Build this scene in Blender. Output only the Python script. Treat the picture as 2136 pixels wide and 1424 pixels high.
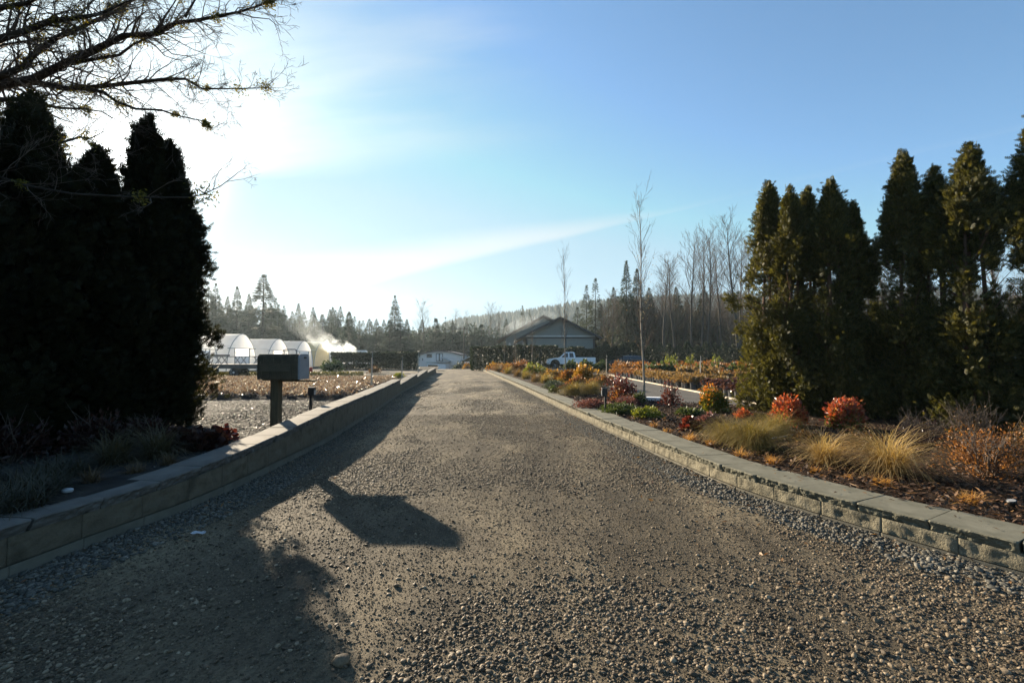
import bpy, bmesh, math, random
import numpy as np
from mathutils import Vector, Matrix
R = math.radians
for o in list(bpy.data.objects):
    bpy.data.objects.remove(o)
scene = bpy.context.scene
COL = scene.collection
rng = np.random.default_rng(11)
random.seed(11)

# ------------------------------------------------------------------ camera
F, CX, CY, HOR, EYE = 950.0, 1068.0, 712.0, 742.0, 1.45
PITCH = math.atan((HOR - CY) / F)
cam_d = bpy.data.cameras.new('camera')
cam = bpy.data.objects.new('camera', cam_d)
COL.objects.link(cam)
cam.location = (0, 0, EYE)
cam.rotation_euler = (math.pi / 2 + PITCH, 0, 0)
cam_d.sensor_width = 36.0
cam_d.lens = 36.0 * F / 2136.0
cam_d.clip_start = 0.05
cam_d.clip_end = 5000
scene.camera = cam

def ray(px, py):
    a, b = (px - CX) / F, (CY - py) / F
    return Vector((a, math.cos(PITCH) - b * math.sin(PITCH), math.sin(PITCH) + b * math.cos(PITCH)))
def G(px, py, z=0.0):
    d = ray(px, py); t = (z - EYE) / d.z
    return Vector((d.x * t, d.y * t, z))
def D(px, py, y):
    d = ray(px, py); t = y / d.y
    return Vector((d.x * t, y, EYE + d.z * t))

# ------------------------------------------------------------------ sun, sky, exposure
SUNV = ray(318, 356).normalized()
SUN_EL = math.asin(SUNV.z)
SUN_AZ = math.atan2(SUNV.x, SUNV.y)           # clockwise from +Y
sun_d = bpy.data.lights.new('sun', 'SUN')
sun_d.energy = 5.0
sun_d.angle = R(0.53)
sun_d.color = (1.0, 0.84, 0.62)
sun = bpy.data.objects.new('sun', sun_d)
COL.objects.link(sun)
sun.rotation_euler = (-SUNV).to_track_quat('-Z', 'Y').to_euler()
sun.location = (-30, 40, 20)

world = bpy.data.worlds.new('World')
scene.world = world
world.use_nodes = True
wn, wl = world.node_tree.nodes, world.node_tree.links
wn.clear()
def N(nodes, t, **kw):
    n = nodes.new(t)
    for k, v in kw.items():
        setattr(n, k, v)
    return n
w_out = N(wn, 'ShaderNodeOutputWorld')
w_bg = N(wn, 'ShaderNodeBackground')
SKY_STRENGTH = 0.06
w_bg.inputs['Strength'].default_value = SKY_STRENGTH
sky = N(wn, 'ShaderNodeTexSky', sky_type='NISHITA')
sky.sun_disc = False
sky.sun_elevation = SUN_EL
sky.sun_rotation = SUN_AZ
sky.air_density = 1.0
sky.dust_density = 0.0
sky.ozone_density = 2.6
wc = N(wn, 'ShaderNodeTexCoord')
def wmath(op, a, b=None, c=None, clamp=False):
    n = N(wn, 'ShaderNodeMath', operation=op); n.use_clamp = clamp
    for i, v in enumerate((a, b, c)):
        if v is None: continue
        if isinstance(v, (int, float)): n.inputs[i].default_value = v
        else: wl.new(v, n.inputs[i])
    return n.outputs[0]
def wstep(v, lo, hi):
    n = N(wn, 'ShaderNodeMapRange', interpolation_type='SMOOTHSTEP')
    n.inputs['From Min'].default_value = lo; n.inputs['From Max'].default_value = hi
    wl.new(v, n.inputs['Value'])
    return n.outputs[0]
w_sep = N(wn, 'ShaderNodeSeparateXYZ')
wl.new(wc.outputs['Generated'], w_sep.inputs[0])
dx, dy, dz = w_sep.outputs
ysafe = wmath('MAXIMUM', dy, 0.05)
gu = wmath('DIVIDE', dx, ysafe)
gv = wmath('DIVIDE', dz, ysafe)
front = wstep(dy, 0.1, 0.3)
# streaky noise in the cirrus layer
w_comb = N(wn, 'ShaderNodeCombineXYZ')
wl.new(wmath('MULTIPLY', gu, 0.9), w_comb.inputs[0])
wl.new(wmath('ADD', wmath('MULTIPLY', gv, 5.0), wmath('MULTIPLY', gu, -0.5)), w_comb.inputs[1])
wno = N(wn, 'ShaderNodeTexNoise'); wno.inputs['Scale'].default_value = 2.3; wno.inputs['Detail'].default_value = 5
wno.inputs['Roughness'].default_value = 0.5
wl.new(w_comb.outputs[0], wno.inputs['Vector'])
streak = wno.outputs['Fac']
wno2 = N(wn, 'ShaderNodeTexNoise'); wno2.inputs['Scale'].default_value = 3.0; wno2.inputs['Detail'].default_value = 4
wl.new(wc.outputs['Generated'], wno2.inputs['Vector'])
soft = wno2.outputs['Fac']
# veil of cirrus round the sun: right limit fades, lower limit is a clear edge
v_edge = wmath('ADD', gv, wmath('ADD', wmath('MULTIPLY', gu, -0.06), wmath('MULTIPLY', wmath('SUBTRACT', streak, 0.5), 0.10)))
u_edge = wmath('ADD', gu, wmath('MULTIPLY', wmath('SUBTRACT', streak, 0.5), 0.75))
veil = wmath('MULTIPLY', wmath('SUBTRACT', 1.0, wstep(u_edge, -0.95, 0.10)), wstep(v_edge, 0.415, 0.475))
veil = wmath('MULTIPLY', veil, wmath('SUBTRACT', 1.0, wmath('MULTIPLY', wstep(gv, 0.55, 1.0), 0.55)))
# long straight band running up to the right: sharp lower edge, soft top
bl_ = wmath('SUBTRACT', wmath('SUBTRACT', gv, 0.231), wmath('MULTIPLY', gu, 0.24))
bl_ = wmath('ADD', bl_, wmath('MULTIPLY', wmath('SUBTRACT', soft, 0.5), 0.012))
width = wmath('ADD', 0.016, wmath('MULTIPLY', wmath('SUBTRACT', 0.34, gu, clamp=True), 0.135))
lo_cut = wstep(wmath('DIVIDE', bl_, width), -0.10, 0.22)
up_cut = wmath('SUBTRACT', 1.0, wstep(wmath('DIVIDE', bl_, width), 0.25, 1.15))
band = wmath('MULTIPLY', wmath('MULTIPLY', up_cut, lo_cut), wmath('SUBTRACT', 1.0, wmath('MULTIPLY', wstep(gu, -0.12, 0.50), 0.95)))
band = wmath('MULTIPLY', band, wmath('ADD', 0.62, wmath('MULTIPLY', streak, 0.5)))
low = wmath('ADD', wmath('MULTIPLY', wmath('SUBTRACT', 1.0, wstep(gv, 0.06, 0.34)), wmath('SUBTRACT', 1.0, wstep(gu, -0.7, 0.1))), wmath('MULTIPLY', wmath('SUBTRACT', 1.0, wstep(gv, -0.05, 0.42)), 0.55))
mask = wmath('MAXIMUM', wmath('MAXIMUM', wmath('MULTIPLY', veil, 0.95), band), wmath('MULTIPLY', low, 0.30))
mask = wmath('MULTIPLY', mask, front, clamp=True)
# forward scattering: the veil is brightest towards the sun
w_dot = N(wn, 'ShaderNodeVectorMath', operation='DOT_PRODUCT')
wl.new(wc.outputs['Generated'], w_dot.inputs[0]); w_dot.inputs[1].default_value = SUNV
glow = wmath('POWER', wmath('MAXIMUM', w_dot.outputs['Value'], 0.0), 26.0)
glow2 = wmath('POWER', wmath('MAXIMUM', w_dot.outputs['Value'], 0.0), 420.0)
CLOUD = 4.2
cb = wmath('ADD', CLOUD, wmath('ADD', wmath('MULTIPLY', glow, 3.5), wmath('MULTIPLY', glow2, 10.0)))
w_cc = N(wn, 'ShaderNodeCombineColor')
wl.new(wmath('MULTIPLY', cb, 0.90), w_cc.inputs[0]); wl.new(wmath('MULTIPLY', cb, 1.0), w_cc.inputs[1]); wl.new(wmath('MULTIPLY', cb, 1.06), w_cc.inputs[2])
w_hsv = N(wn, 'ShaderNodeHueSaturation'); w_hsv.inputs['Saturation'].default_value = 0.97; w_hsv.inputs['Value'].default_value = 1.07
wl.new(sky.outputs[0], w_hsv.inputs['Color'])
w_tint = N(wn, 'ShaderNodeMix', data_type='RGBA', blend_type='MULTIPLY'); w_tint.inputs['Factor'].default_value = 1.0
wl.new(w_hsv.outputs[0], w_tint.inputs[6]); w_tint.inputs[7].default_value = (0.84, 1.04, 1.10, 1)
w_min = N(wn, 'ShaderNodeMix', data_type='RGBA', blend_type='DARKEN'); w_min.inputs['Factor'].default_value = 1.0
wl.new(w_tint.outputs[2], w_min.inputs[6]); w_min.inputs[7].default_value = (2.05, 3.35, 4.25, 1)
w_mix = N(wn, 'ShaderNodeMix', data_type='RGBA')
wl.new(mask, w_mix.inputs['Factor'])
wl.new(w_min.outputs[2], w_mix.inputs[6])
wl.new(w_cc.outputs[0], w_mix.inputs[7])
w_add = N(wn, 'ShaderNodeMix', data_type='RGBA', blend_type='ADD')
w_add.inputs['Factor'].default_value = 1.0
wl.new(w_mix.outputs[2], w_add.inputs[6])
w_gl = N(wn, 'ShaderNodeCombineColor')
gsum = wmath('ADD', wmath('MULTIPLY', glow, 0.15), wmath('MULTIPLY', glow2, 14.0))
wl.new(gsum, w_gl.inputs[0]); wl.new(wmath('MULTIPLY', gsum, 0.97), w_gl.inputs[1]); wl.new(wmath('MULTIPLY', gsum, 0.90), w_gl.inputs[2])
wl.new(w_gl.outputs[0], w_add.inputs[7])
wl.new(w_add.outputs[2], w_bg.inputs['Color'])
wl.new(w_bg.outputs[0], w_out.inputs[0])

scene.view_settings.view_transform = 'Standard'
scene.view_settings.look = 'None'
scene.view_settings.exposure = 1.7
scene.view_settings.gamma = 1.0
scene.view_settings.use_curve_mapping = False
scene.render.engine = 'CYCLES'
cy = scene.cycles
cy.use_denoising = True
cy.max_bounces = 6
cy.diffuse_bounces = 3
cy.glossy_bounces = 2
cy.transmission_bounces = 4
cy.volume_bounces = 1
cy.transparent_max_bounces = 8
cy.sample_clamp_indirect = 6.0
cy.caustics_reflective = False
cy.caustics_refractive = False

# ------------------------------------------------------------------ materials
MATS = {}
def new_mat(name):
    m = bpy.data.materials.new(name); m.use_nodes = True
    nt = m.node_tree; nt.nodes.clear()
    out = N(nt.nodes, 'ShaderNodeOutputMaterial')
    return m, nt.nodes, nt.links, out
def ramp(nodes, cols, pos=None):
    r = N(nodes, 'ShaderNodeValToRGB')
    e = r.color_ramp.elements
    n = len(cols)
    pos = pos or [i / (n - 1) for i in range(n)]
    while len(e) < n: e.new(0.5)
    for i in range(n):
        e[i].position = pos[i]; e[i].color = (*cols[i], 1)
    return r
def mat(name, cols, scale=6.0, rough=0.75, bump=0.0, bscale=40.0, spec=0.4, metal=0.0, detail=5.0, stretch=None, pos=None, bdist=0.02, coat=0.0):
    """surface with noise-mixed colours and a noise bump, in object space"""
    m, ns, ls, out = new_mat(name)
    p = N(ns, 'ShaderNodeBsdfPrincipled')
    tc = N(ns, 'ShaderNodeTexCoord')
    vec = tc.outputs['Object']
    if stretch:
        mp = N(ns, 'ShaderNodeMapping'); mp.inputs['Scale'].default_value = stretch
        ls.new(vec, mp.inputs[0]); vec = mp.outputs[0]
    if len(cols) == 1:
        c = cols[0]; cols = [tuple(x * 0.88 for x in c), tuple(min(1, x * 1.12) for x in c)]
    no = N(ns, 'ShaderNodeTexNoise'); no.inputs['Scale'].default_value = scale; no.inputs['Detail'].default_value = detail
    no.inputs['Roughness'].default_value = 0.6
    ls.new(vec, no.inputs['Vector'])
    r = ramp(ns, cols, pos or [0.3 + 0.4 * i / (len(cols) - 1) for i in range(len(cols))])
    ls.new(no.outputs['Fac'], r.inputs[0]); ls.new(r.outputs[0], p.inputs['Base Color'])
    p.inputs['Roughness'].default_value = rough
    p.inputs['Specular IOR Level'].default_value = spec
    p.inputs['Metallic'].default_value = metal
    p.inputs['Coat Weight'].default_value = coat
    if bump > 0:
        nb = N(ns, 'ShaderNodeTexNoise'); nb.inputs['Scale'].default_value = bscale; nb.inputs['Detail'].default_value = 6
        nb.inputs['Roughness'].default_value = 0.65
        ls.new(vec, nb.inputs['Vector'])
        b = N(ns, 'ShaderNodeBump'); b.inputs['Strength'].default_value = bump; b.inputs['Distance'].default_value = bdist
        ls.new(nb.outputs['Fac'], b.inputs['Height']); ls.new(b.outputs[0], p.inputs['Normal'])
    ls.new(p.outputs[0], out.inputs[0])
    MATS[name] = m
    return m
def leafmat(name, cols, trans=0.35, rough=0.5, spec=0.35, tint=1.25, pos=None, warm=True):
    """leaf / blade: colour differs from leaf to leaf; part of the light passes through"""
    m, ns, ls, out = new_mat(name)
    g = N(ns, 'ShaderNodeNewGeometry')
    r = ramp(ns, cols, pos); ls.new(g.outputs['Random Per Island'], r.inputs[0])
    p = N(ns, 'ShaderNodeBsdfPrincipled'); ls.new(r.outputs[0], p.inputs['Base Color'])
    p.inputs['Roughness'].default_value = rough; p.inputs['Specular IOR Level'].default_value = spec
    t = N(ns, 'ShaderNodeBsdfTranslucent')
    mu = N(ns, 'ShaderNodeMix', data_type='RGBA', blend_type='MULTIPLY'); mu.inputs['Factor'].default_value = 1
    mu.inputs[7].default_value = (tint * 1.1, tint, tint * 0.6, 1) if warm else (tint * 0.9, tint, tint * 0.9, 1)
    ls.new(r.outputs[0], mu.inputs[6]); ls.new(mu.outputs[2], t.inputs['Color'])
    x = N(ns, 'ShaderNodeMixShader'); x.inputs[0].default_value = trans
    ls.new(p.outputs[0], x.inputs[1]); ls.new(t.outputs[0], x.inputs[2]); ls.new(x.outputs[0], out.inputs[0])
    MATS[name] = m
    return m
def glassmat(name, col=(0.02, 0.025, 0.03)):
    return mat(name, [col], rough=0.06, spec=0.6)

def roadmat():
    m, ns, ls, out = new_mat('road_dirt')
    p = N(ns, 'ShaderNodeBsdfPrincipled'); p.inputs['Roughness'].default_value = 0.85; p.inputs['Specular IOR Level'].default_value = 0.25
    tc = N(ns, 'ShaderNodeTexCoord'); v = tc.outputs['Object']
    big = N(ns, 'ShaderNodeTexNoise'); big.inputs['Scale'].default_value = 0.9; big.inputs['Detail'].default_value = 6; big.inputs['Roughness'].default_value = 0.62
    mp = N(ns, 'ShaderNodeMapping'); mp.inputs['Scale'].default_value = (1.0, 0.45, 1); mp.inputs['Rotation'].default_value = (0, 0, R(-6))
    ls.new(v, mp.inputs[0]); ls.new(mp.outputs[0], big.inputs['Vector'])
    r1 = ramp(ns, [(0.050, 0.040, 0.026), (0.102, 0.082, 0.053), (0.185, 0.148, 0.092)], [0.36, 0.5, 0.64]); ls.new(big.outputs['Fac'], r1.inputs[0])
    vo = N(ns, 'ShaderNodeTexVoronoi'); vo.inputs['Scale'].default_value = 55; ls.new(v, vo.inputs['Vector'])
    r2 = ramp(ns, [(0.55, 0.56, 0.58), (1, 1, 1), (1.35, 1.35, 1.38)], [0.1, 0.5, 0.9]); ls.new(vo.outputs['Color'], r2.inputs[0])
    mu = N(ns, 'ShaderNodeMix', data_type='RGBA', blend_type='MULTIPLY'); mu.inputs['Factor'].default_value = 0.75
    ls.new(r1.outputs[0], mu.inputs[6]); ls.new(r2.outputs[0], mu.inputs[7])
    dmp = N(ns, 'ShaderNodeTexNoise'); dmp.inputs['Scale'].default_value = 2.6; dmp.inputs['Detail'].default_value = 5; dmp.inputs['Roughness'].default_value = 0.6
    ls.new(mp.outputs[0], dmp.inputs['Vector'])
    r3 = ramp(ns, [(0.62, 0.60, 0.58), (1, 1, 1), (1.12, 1.10, 1.06)], [0.36, 0.50, 0.66]); ls.new(dmp.outputs['Fac'], r3.inputs[0])
    mu2 = N(ns, 'ShaderNodeMix', data_type='RGBA', blend_type='MULTIPLY'); mu2.inputs['Factor'].default_value = 1.0
    ls.new(mu.outputs[2], mu2.inputs[6]); ls.new(r3.outputs[0], mu2.inputs[7]); ls.new(mu2.outputs[2], p.inputs['Base Color'])
    fine = N(ns, 'ShaderNodeTexNoise'); fine.inputs['Scale'].default_value = 95; fine.inputs['Detail'].default_value = 5; fine.inputs['Roughness'].default_value = 0.7
    ls.new(v, fine.inputs['Vector'])
    b = N(ns, 'ShaderNodeBump'); b.inputs['Strength'].default_value = 0.8; b.inputs['Distance'].default_value = 0.012; ls.new(fine.outputs['Fac'], b.inputs['Height'])
    b2 = N(ns, 'ShaderNodeBump'); b2.inputs['Strength'].default_value = 0.18; b2.inputs['Distance'].default_value = 0.02; b2.invert = True
    ls.new(vo.outputs['Distance'], b2.inputs['Height']); ls.new(b.outputs[0], b2.inputs['Normal']); ls.new(b2.outputs[0], p.inputs['Normal'])
    ls.new(p.outputs[0], out.inputs[0]); MATS['road_dirt'] = m
    return m
def stonemat(name, cols, rough=0.6, spec=0.4):
    m, ns, ls, out = new_mat(name)
    g = N(ns, 'ShaderNodeNewGeometry')
    r = ramp(ns, cols); ls.new(g.outputs['Random Per Island'], r.inputs[0])
    tc = N(ns, 'ShaderNodeTexCoord'); no = N(ns, 'ShaderNodeTexNoise'); no.inputs['Scale'].default_value = 90; no.inputs['Detail'].default_value = 3
    ls.new(tc.outputs['Object'], no.inputs['Vector'])
    r2 = ramp(ns, [(0.75, 0.75, 0.75), (1.2, 1.2, 1.2)], [0.35, 0.65]); ls.new(no.outputs['Fac'], r2.inputs[0])
    mu = N(ns, 'ShaderNodeMix', data_type='RGBA', blend_type='MULTIPLY'); mu.inputs['Factor'].default_value = 1
    ls.new(r.outputs[0], mu.inputs[6]); ls.new(r2.outputs[0], mu.inputs[7])
    p = N(ns, 'ShaderNodeBsdfPrincipled'); ls.new(mu.outputs[2], p.inputs['Base Color'])
    p.inputs['Roughness'].default_value = rough; p.inputs['Specular IOR Level'].default_value = spec
    b = N(ns, 'ShaderNodeBump'); b.inputs['Strength'].default_value = 0.4; b.inputs['Distance'].default_value = 0.005
    ls.new(no.outputs['Fac'], b.inputs['Height']); ls.new(b.outputs[0], p.inputs['Normal'])
    ls.new(p.outputs[0], out.inputs[0]); MATS[name] = m
    return m
def filmmat(name, col, trans=0.5):
    m, ns, ls, out = new_mat(name)
    tc = N(ns, 'ShaderNodeTexCoord'); no = N(ns, 'ShaderNodeTexNoise'); no.inputs['Scale'].default_value = 1.5; no.inputs['Detail'].default_value = 4
    ls.new(tc.outputs['Object'], no.inputs['Vector'])
    r = ramp(ns, [tuple(c * 0.93 for c in col), col], [0.35, 0.6]); ls.new(no.outputs['Fac'], r.inputs[0])
    p = N(ns, 'ShaderNodeBsdfPrincipled'); p.inputs['Roughness'].default_value = 0.35
    ls.new(r.outputs[0], p.inputs['Base Color'])
    t = N(ns, 'ShaderNodeBsdfTranslucent'); ls.new(r.outputs[0], t.inputs['Color'])
    x = N(ns, 'ShaderNodeMixShader'); x.inputs[0].default_value = trans
    ls.new(p.outputs[0], x.inputs[1]); ls.new(t.outputs[0], x.inputs[2]); ls.new(x.outputs[0], out.inputs[0]); MATS[name] = m
    return m

roadmat()
stonemat('pebble_grey', [(0.039, 0.030, 0.020), (0.074, 0.056, 0.037), (0.113, 0.084, 0.055), (0.060, 0.050, 0.035), (0.208, 0.162, 0.107), (0.048, 0.036, 0.023), (0.139, 0.102, 0.065), (0.296, 0.237, 0.163)], rough=0.62, spec=0.2)
stonemat('grit_stone', [(0.052, 0.042, 0.028), (0.104, 0.083, 0.053), (0.165, 0.132, 0.084), (0.078, 0.063, 0.043)], rough=0.8, spec=0.1)
stonemat('pebble_blue', [(0.042, 0.042, 0.036), (0.084, 0.081, 0.069), (0.054, 0.052, 0.043), (0.166, 0.152, 0.124), (0.066, 0.062, 0.052)], rough=0.6, spec=0.2)
stonemat('pebble_wet', [(0.02, 0.02, 0.021), (0.04, 0.039, 0.038), (0.08, 0.075, 0.068)], rough=0.6, spec=0.12)
stonemat('pebble_shiny', [(0.02, 0.02, 0.021), (0.04, 0.039, 0.038)], rough=0.22, spec=0.6)
mat('concrete_block', [(0.125, 0.113, 0.08), (0.235, 0.21, 0.15)], 9, 0.9, 0.9, 55, 0.2, bdist=0.02)
mat('concrete_block_shaded', [(0.062, 0.053, 0.037), (0.125, 0.106, 0.075), (0.092, 0.078, 0.056)], 4, 0.9, 0.6, 50, 0.2, bdist=0.015)  # left wall blocks: darker colour carries the shade on that side
mat('cap_concrete', [(0.095, 0.092, 0.066), (0.17, 0.162, 0.122)], 6, 0.85, 0.25, 120, 0.25, bdist=0.006)
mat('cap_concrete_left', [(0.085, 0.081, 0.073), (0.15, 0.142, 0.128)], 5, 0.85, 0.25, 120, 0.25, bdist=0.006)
mat('base_concrete', [(0.10, 0.093, 0.074), (0.15, 0.14, 0.112)], 5, 0.9, 0.3, 90, 0.2, bdist=0.006)
mat('mulch_soil', [(0.012, 0.008, 0.005), (0.032, 0.018, 0.010), (0.055, 0.030, 0.016)], 14, 0.95, 1.0, 60, 0.15, bdist=0.03)
mat('yard_ground', [(0.022, 0.021, 0.02), (0.04, 0.038, 0.035), (0.07, 0.066, 0.058)], 3, 0.95, 1.0, 60, 0.08, bdist=0.02)
mat('path_gravel', [(0.065, 0.06, 0.054), (0.095, 0.087, 0.077)], 2, 0.9, 0.6, 90, 0.2, bdist=0.01)
mat('field_ground', [(0.06, 0.055, 0.03), (0.11, 0.10, 0.055), (0.08, 0.085, 0.035)], 0.6, 0.95, 0.5, 20, 0.1, bdist=0.05)
mat('field_soil', [(0.05, 0.038, 0.028), (0.09, 0.07, 0.05)], 2, 0.95, 0.7, 30, 0.1, bdist=0.03)
mat('hill_ground', [(0.03, 0.04, 0.025), (0.05, 0.06, 0.035)], 0.05, 0.95, 0, 1, 0.1)
leafmat('bark_chip', [(0.02, 0.011, 0.007), (0.055, 0.028, 0.014), (0.10, 0.050, 0.024), (0.035, 0.018, 0.010), (0.20, 0.10, 0.04)], trans=0.0, rough=0.7, spec=0.3)
leafmat('arborvitae_shaded', [(0.010, 0.012, 0.005), (0.017, 0.018, 0.006), (0.012, 0.014, 0.005)], trans=0.35, rough=0.6, spec=0.15)  # left trees: foliage colour darkened to deepen their shade
leafmat('arborvitae_sunlit', [(0.022, 0.027, 0.008), (0.050, 0.055, 0.014), (0.115, 0.105, 0.030), (0.034, 0.038, 0.011)], trans=0.42, rough=0.5, spec=0.25)  # right trees: brighter olive tones put part of the sunlight into the colour
mat('bark_red', [(0.07, 0.04, 0.028), (0.14, 0.085, 0.06)], 10, 0.9, 0.8, 30, 0.1, stretch=(1, 1, 0.15))
mat('bark_grey', [(0.05, 0.043, 0.035), (0.11, 0.095, 0.08)], 8, 0.9, 0.8, 30, 0.1)
mat('bark_dark', [(0.025, 0.02, 0.016), (0.055, 0.045, 0.035)], 8, 0.9, 0.6, 30, 0.1)
mat('bark_pale', [(0.16, 0.13, 0.10), (0.30, 0.26, 0.21), (0.10, 0.08, 0.065)], 7, 0.8, 0.5, 25, 0.15)
mat('twig_brown', [(0.07, 0.052, 0.04), (0.12, 0.09, 0.07)], 1, 0.9)
mat('twig_grey', [(0.10, 0.088, 0.075), (0.17, 0.15, 0.13)], 1, 0.9)
leafmat('moss', [(0.05, 0.055, 0.012), (0.12, 0.11, 0.02), (0.22, 0.18, 0.03)], trans=0.45)
leafmat('fir_needles', [(0.022, 0.034, 0.016), (0.038, 0.052, 0.022), (0.05, 0.06, 0.03)], trans=0.22, rough=0.6, warm=False)
leafmat('spruce_needles', [(0.03, 0.05, 0.03), (0.055, 0.075, 0.045)], trans=0.2, rough=0.6, warm=False)
leafmat('larch_needles', [(0.04, 0.048, 0.024), (0.062, 0.068, 0.034)], trans=0.3, rough=0.6, warm=False)
leafmat('hill_needles', [(0.02, 0.032, 0.022), (0.035, 0.05, 0.03)], trans=0.1, rough=0.8, warm=False)
leafmat('thicket_twigs', [(0.05, 0.042, 0.03), (0.085, 0.07, 0.048), (0.06, 0.06, 0.035)], trans=0.2, rough=0.8)
leafmat('hedge_leaf', [(0.012, 0.024, 0.010), (0.022, 0.036, 0.014), (0.03, 0.044, 0.018)], trans=0.15, rough=0.55)
leafmat('laurel_leaf', [(0.03, 0.055, 0.02), (0.05, 0.08, 0.03)], trans=0.25, rough=0.2, spec=0.7)
leafmat('tan_blade', [(0.36, 0.25, 0.10), (0.50, 0.37, 0.17), (0.30, 0.20, 0.08), (0.42, 0.33, 0.16)], trans=0.4, rough=0.6)
leafmat('straw_shaded', [(0.10, 0.07, 0.04), (0.15, 0.105, 0.06), (0.07, 0.05, 0.03)], trans=0.3, rough=0.7)  # darker copy of the straw, shade of the left bed in its colour
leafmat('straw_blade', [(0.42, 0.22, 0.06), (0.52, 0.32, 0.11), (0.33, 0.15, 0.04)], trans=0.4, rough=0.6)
leafmat('olive_blade', [(0.14, 0.12, 0.032), (0.23, 0.185, 0.05), (0.32, 0.235, 0.08), (0.11, 0.09, 0.03)], trans=0.4, rough=0.6)
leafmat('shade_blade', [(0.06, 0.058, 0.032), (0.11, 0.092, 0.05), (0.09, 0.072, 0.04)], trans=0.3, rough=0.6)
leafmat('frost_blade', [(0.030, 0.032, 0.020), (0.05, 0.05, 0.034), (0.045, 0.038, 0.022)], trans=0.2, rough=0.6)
leafmat('nandina_red', [(0.32, 0.045, 0.022), (0.44, 0.11, 0.04), (0.22, 0.03, 0.02), (0.42, 0.19, 0.08), (0.12, 0.03, 0.018), (0.36, 0.07, 0.03)], trans=0.4, rough=0.3, spec=0.6)
leafmat('nandina_orange', [(0.50, 0.17, 0.02), (0.55, 0.26, 0.03), (0.42, 0.10, 0.02), (0.30, 0.22, 0.03)], trans=0.4, rough=0.4)
leafmat('nandina_green', [(0.07, 0.09, 0.015), (0.14, 0.15, 0.02), (0.05, 0.06, 0.012)], trans=0.35, rough=0.35)
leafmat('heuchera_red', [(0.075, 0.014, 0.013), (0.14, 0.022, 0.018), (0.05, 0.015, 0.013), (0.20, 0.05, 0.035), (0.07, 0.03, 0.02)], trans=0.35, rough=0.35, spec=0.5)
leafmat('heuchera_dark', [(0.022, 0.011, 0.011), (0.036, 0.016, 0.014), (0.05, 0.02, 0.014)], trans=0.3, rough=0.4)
leafmat('heather_pink', [(0.12, 0.045, 0.05), (0.18, 0.075, 0.075), (0.08, 0.04, 0.035)], trans=0.3)
leafmat('low_green', [(0.04, 0.06, 0.02), (0.07, 0.10, 0.03), (0.05, 0.065, 0.03)], trans=0.3)
leafmat('lime_green', [(0.14, 0.17, 0.02), (0.20, 0.22, 0.03), (0.09, 0.11, 0.02)], trans=0.35)
leafmat('blue_green', [(0.06, 0.08, 0.055), (0.10, 0.12, 0.085)], trans=0.2)
leafmat('brown_leaf', [(0.10, 0.05, 0.02), (0.17, 0.09, 0.03), (0.07, 0.045, 0.02), (0.13, 0.10, 0.03)], trans=0.3)
leafmat('rust_leaf', [(0.22, 0.09, 0.03), (0.32, 0.15, 0.045), (0.14, 0.055, 0.02), (0.10, 0.06, 0.03)], trans=0.35)
leafmat('gold_leaf', [(0.28, 0.145, 0.022), (0.34, 0.19, 0.03), (0.19, 0.10, 0.02), (0.22, 0.16, 0.035)], trans=0.4)
leafmat('bronze_leaf', [(0.16, 0.095, 0.06), (0.25, 0.17, 0.125), (0.19, 0.105, 0.065), (0.09, 0.05, 0.035), (0.46, 0.39, 0.33), (0.24, 0.11, 0.045)], trans=0.35, rough=0.22, spec=0.9, warm=False)  # raised, pale tones paint sun glitter onto the bronze leaves
leafmat('purple_leaf', [(0.05, 0.025, 0.025), (0.09, 0.04, 0.04), (0.12, 0.07, 0.06)], trans=0.25, rough=0.22, spec=0.7)
leafmat('field_grass', [(0.16, 0.105, 0.05), (0.22, 0.15, 0.07), (0.12, 0.07, 0.035)], trans=0.4)
leafmat('orange_leaf', [(0.20, 0.075, 0.018), (0.27, 0.125, 0.025), (0.13, 0.05, 0.016), (0.08, 0.06, 0.02)], trans=0.4)
leafmat('dead_leaf', [(0.16, 0.075, 0.03), (0.24, 0.14, 0.06), (0.10, 0.045, 0.02)], trans=0.3)
leafmat('moss_lawn', [(0.08, 0.09, 0.03), (0.14, 0.13, 0.05)], trans=0.3)
filmmat('poly_film', (0.97, 0.97, 0.96), 0.82)
filmmat('poly_film_end', (0.97, 0.96, 0.94), 0.84)
filmmat('poly_film_cream', (0.78, 0.68, 0.42), 0.5)
mat('galvanised', [(0.32, 0.34, 0.35), (0.45, 0.46, 0.47)], 12, 0.4, 0, 1, 0.5, 0.7)
mat('white_paint', [(0.70, 0.71, 0.73), (0.80, 0.80, 0.82)], 3, 0.55, 0.1, 30)
mat('barn_paint', [(0.64, 0.60, 0.58), (0.74, 0.70, 0.68)], 1.2, 0.7, 0.15, 25)
mat('car_white', [(0.74, 0.76, 0.79), (0.80, 0.81, 0.83)], 1, 0.28, spec=0.5, coat=0.6)
mat('car_dark', [(0.012, 0.014, 0.02), (0.02, 0.022, 0.03)], 1, 0.25, spec=0.5, coat=0.6)  # dark blue paint, darkened further for the shade the car stands in
mat('rubber', [(0.012, 0.012, 0.012), (0.025, 0.025, 0.025)], 10, 0.85)
mat('black_plastic', [(0.012, 0.012, 0.013), (0.02, 0.02, 0.02)], 8, 0.45)
mat('pot_plastic', [(0.05, 0.052, 0.055), (0.09, 0.092, 0.095)], 8, 0.28, spec=0.7)
mat('chrome', [(0.5, 0.5, 0.52)], 3, 0.25, metal=0.9)
glassmat('window_glass'); glassmat('lens_glass', (0.25, 0.26, 0.28))
mat('lamp_red', [(0.25, 0.01, 0.01)], 3, 0.3)
mat('red_plastic', [(0.42, 0.02, 0.03)], 3, 0.5)
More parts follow.
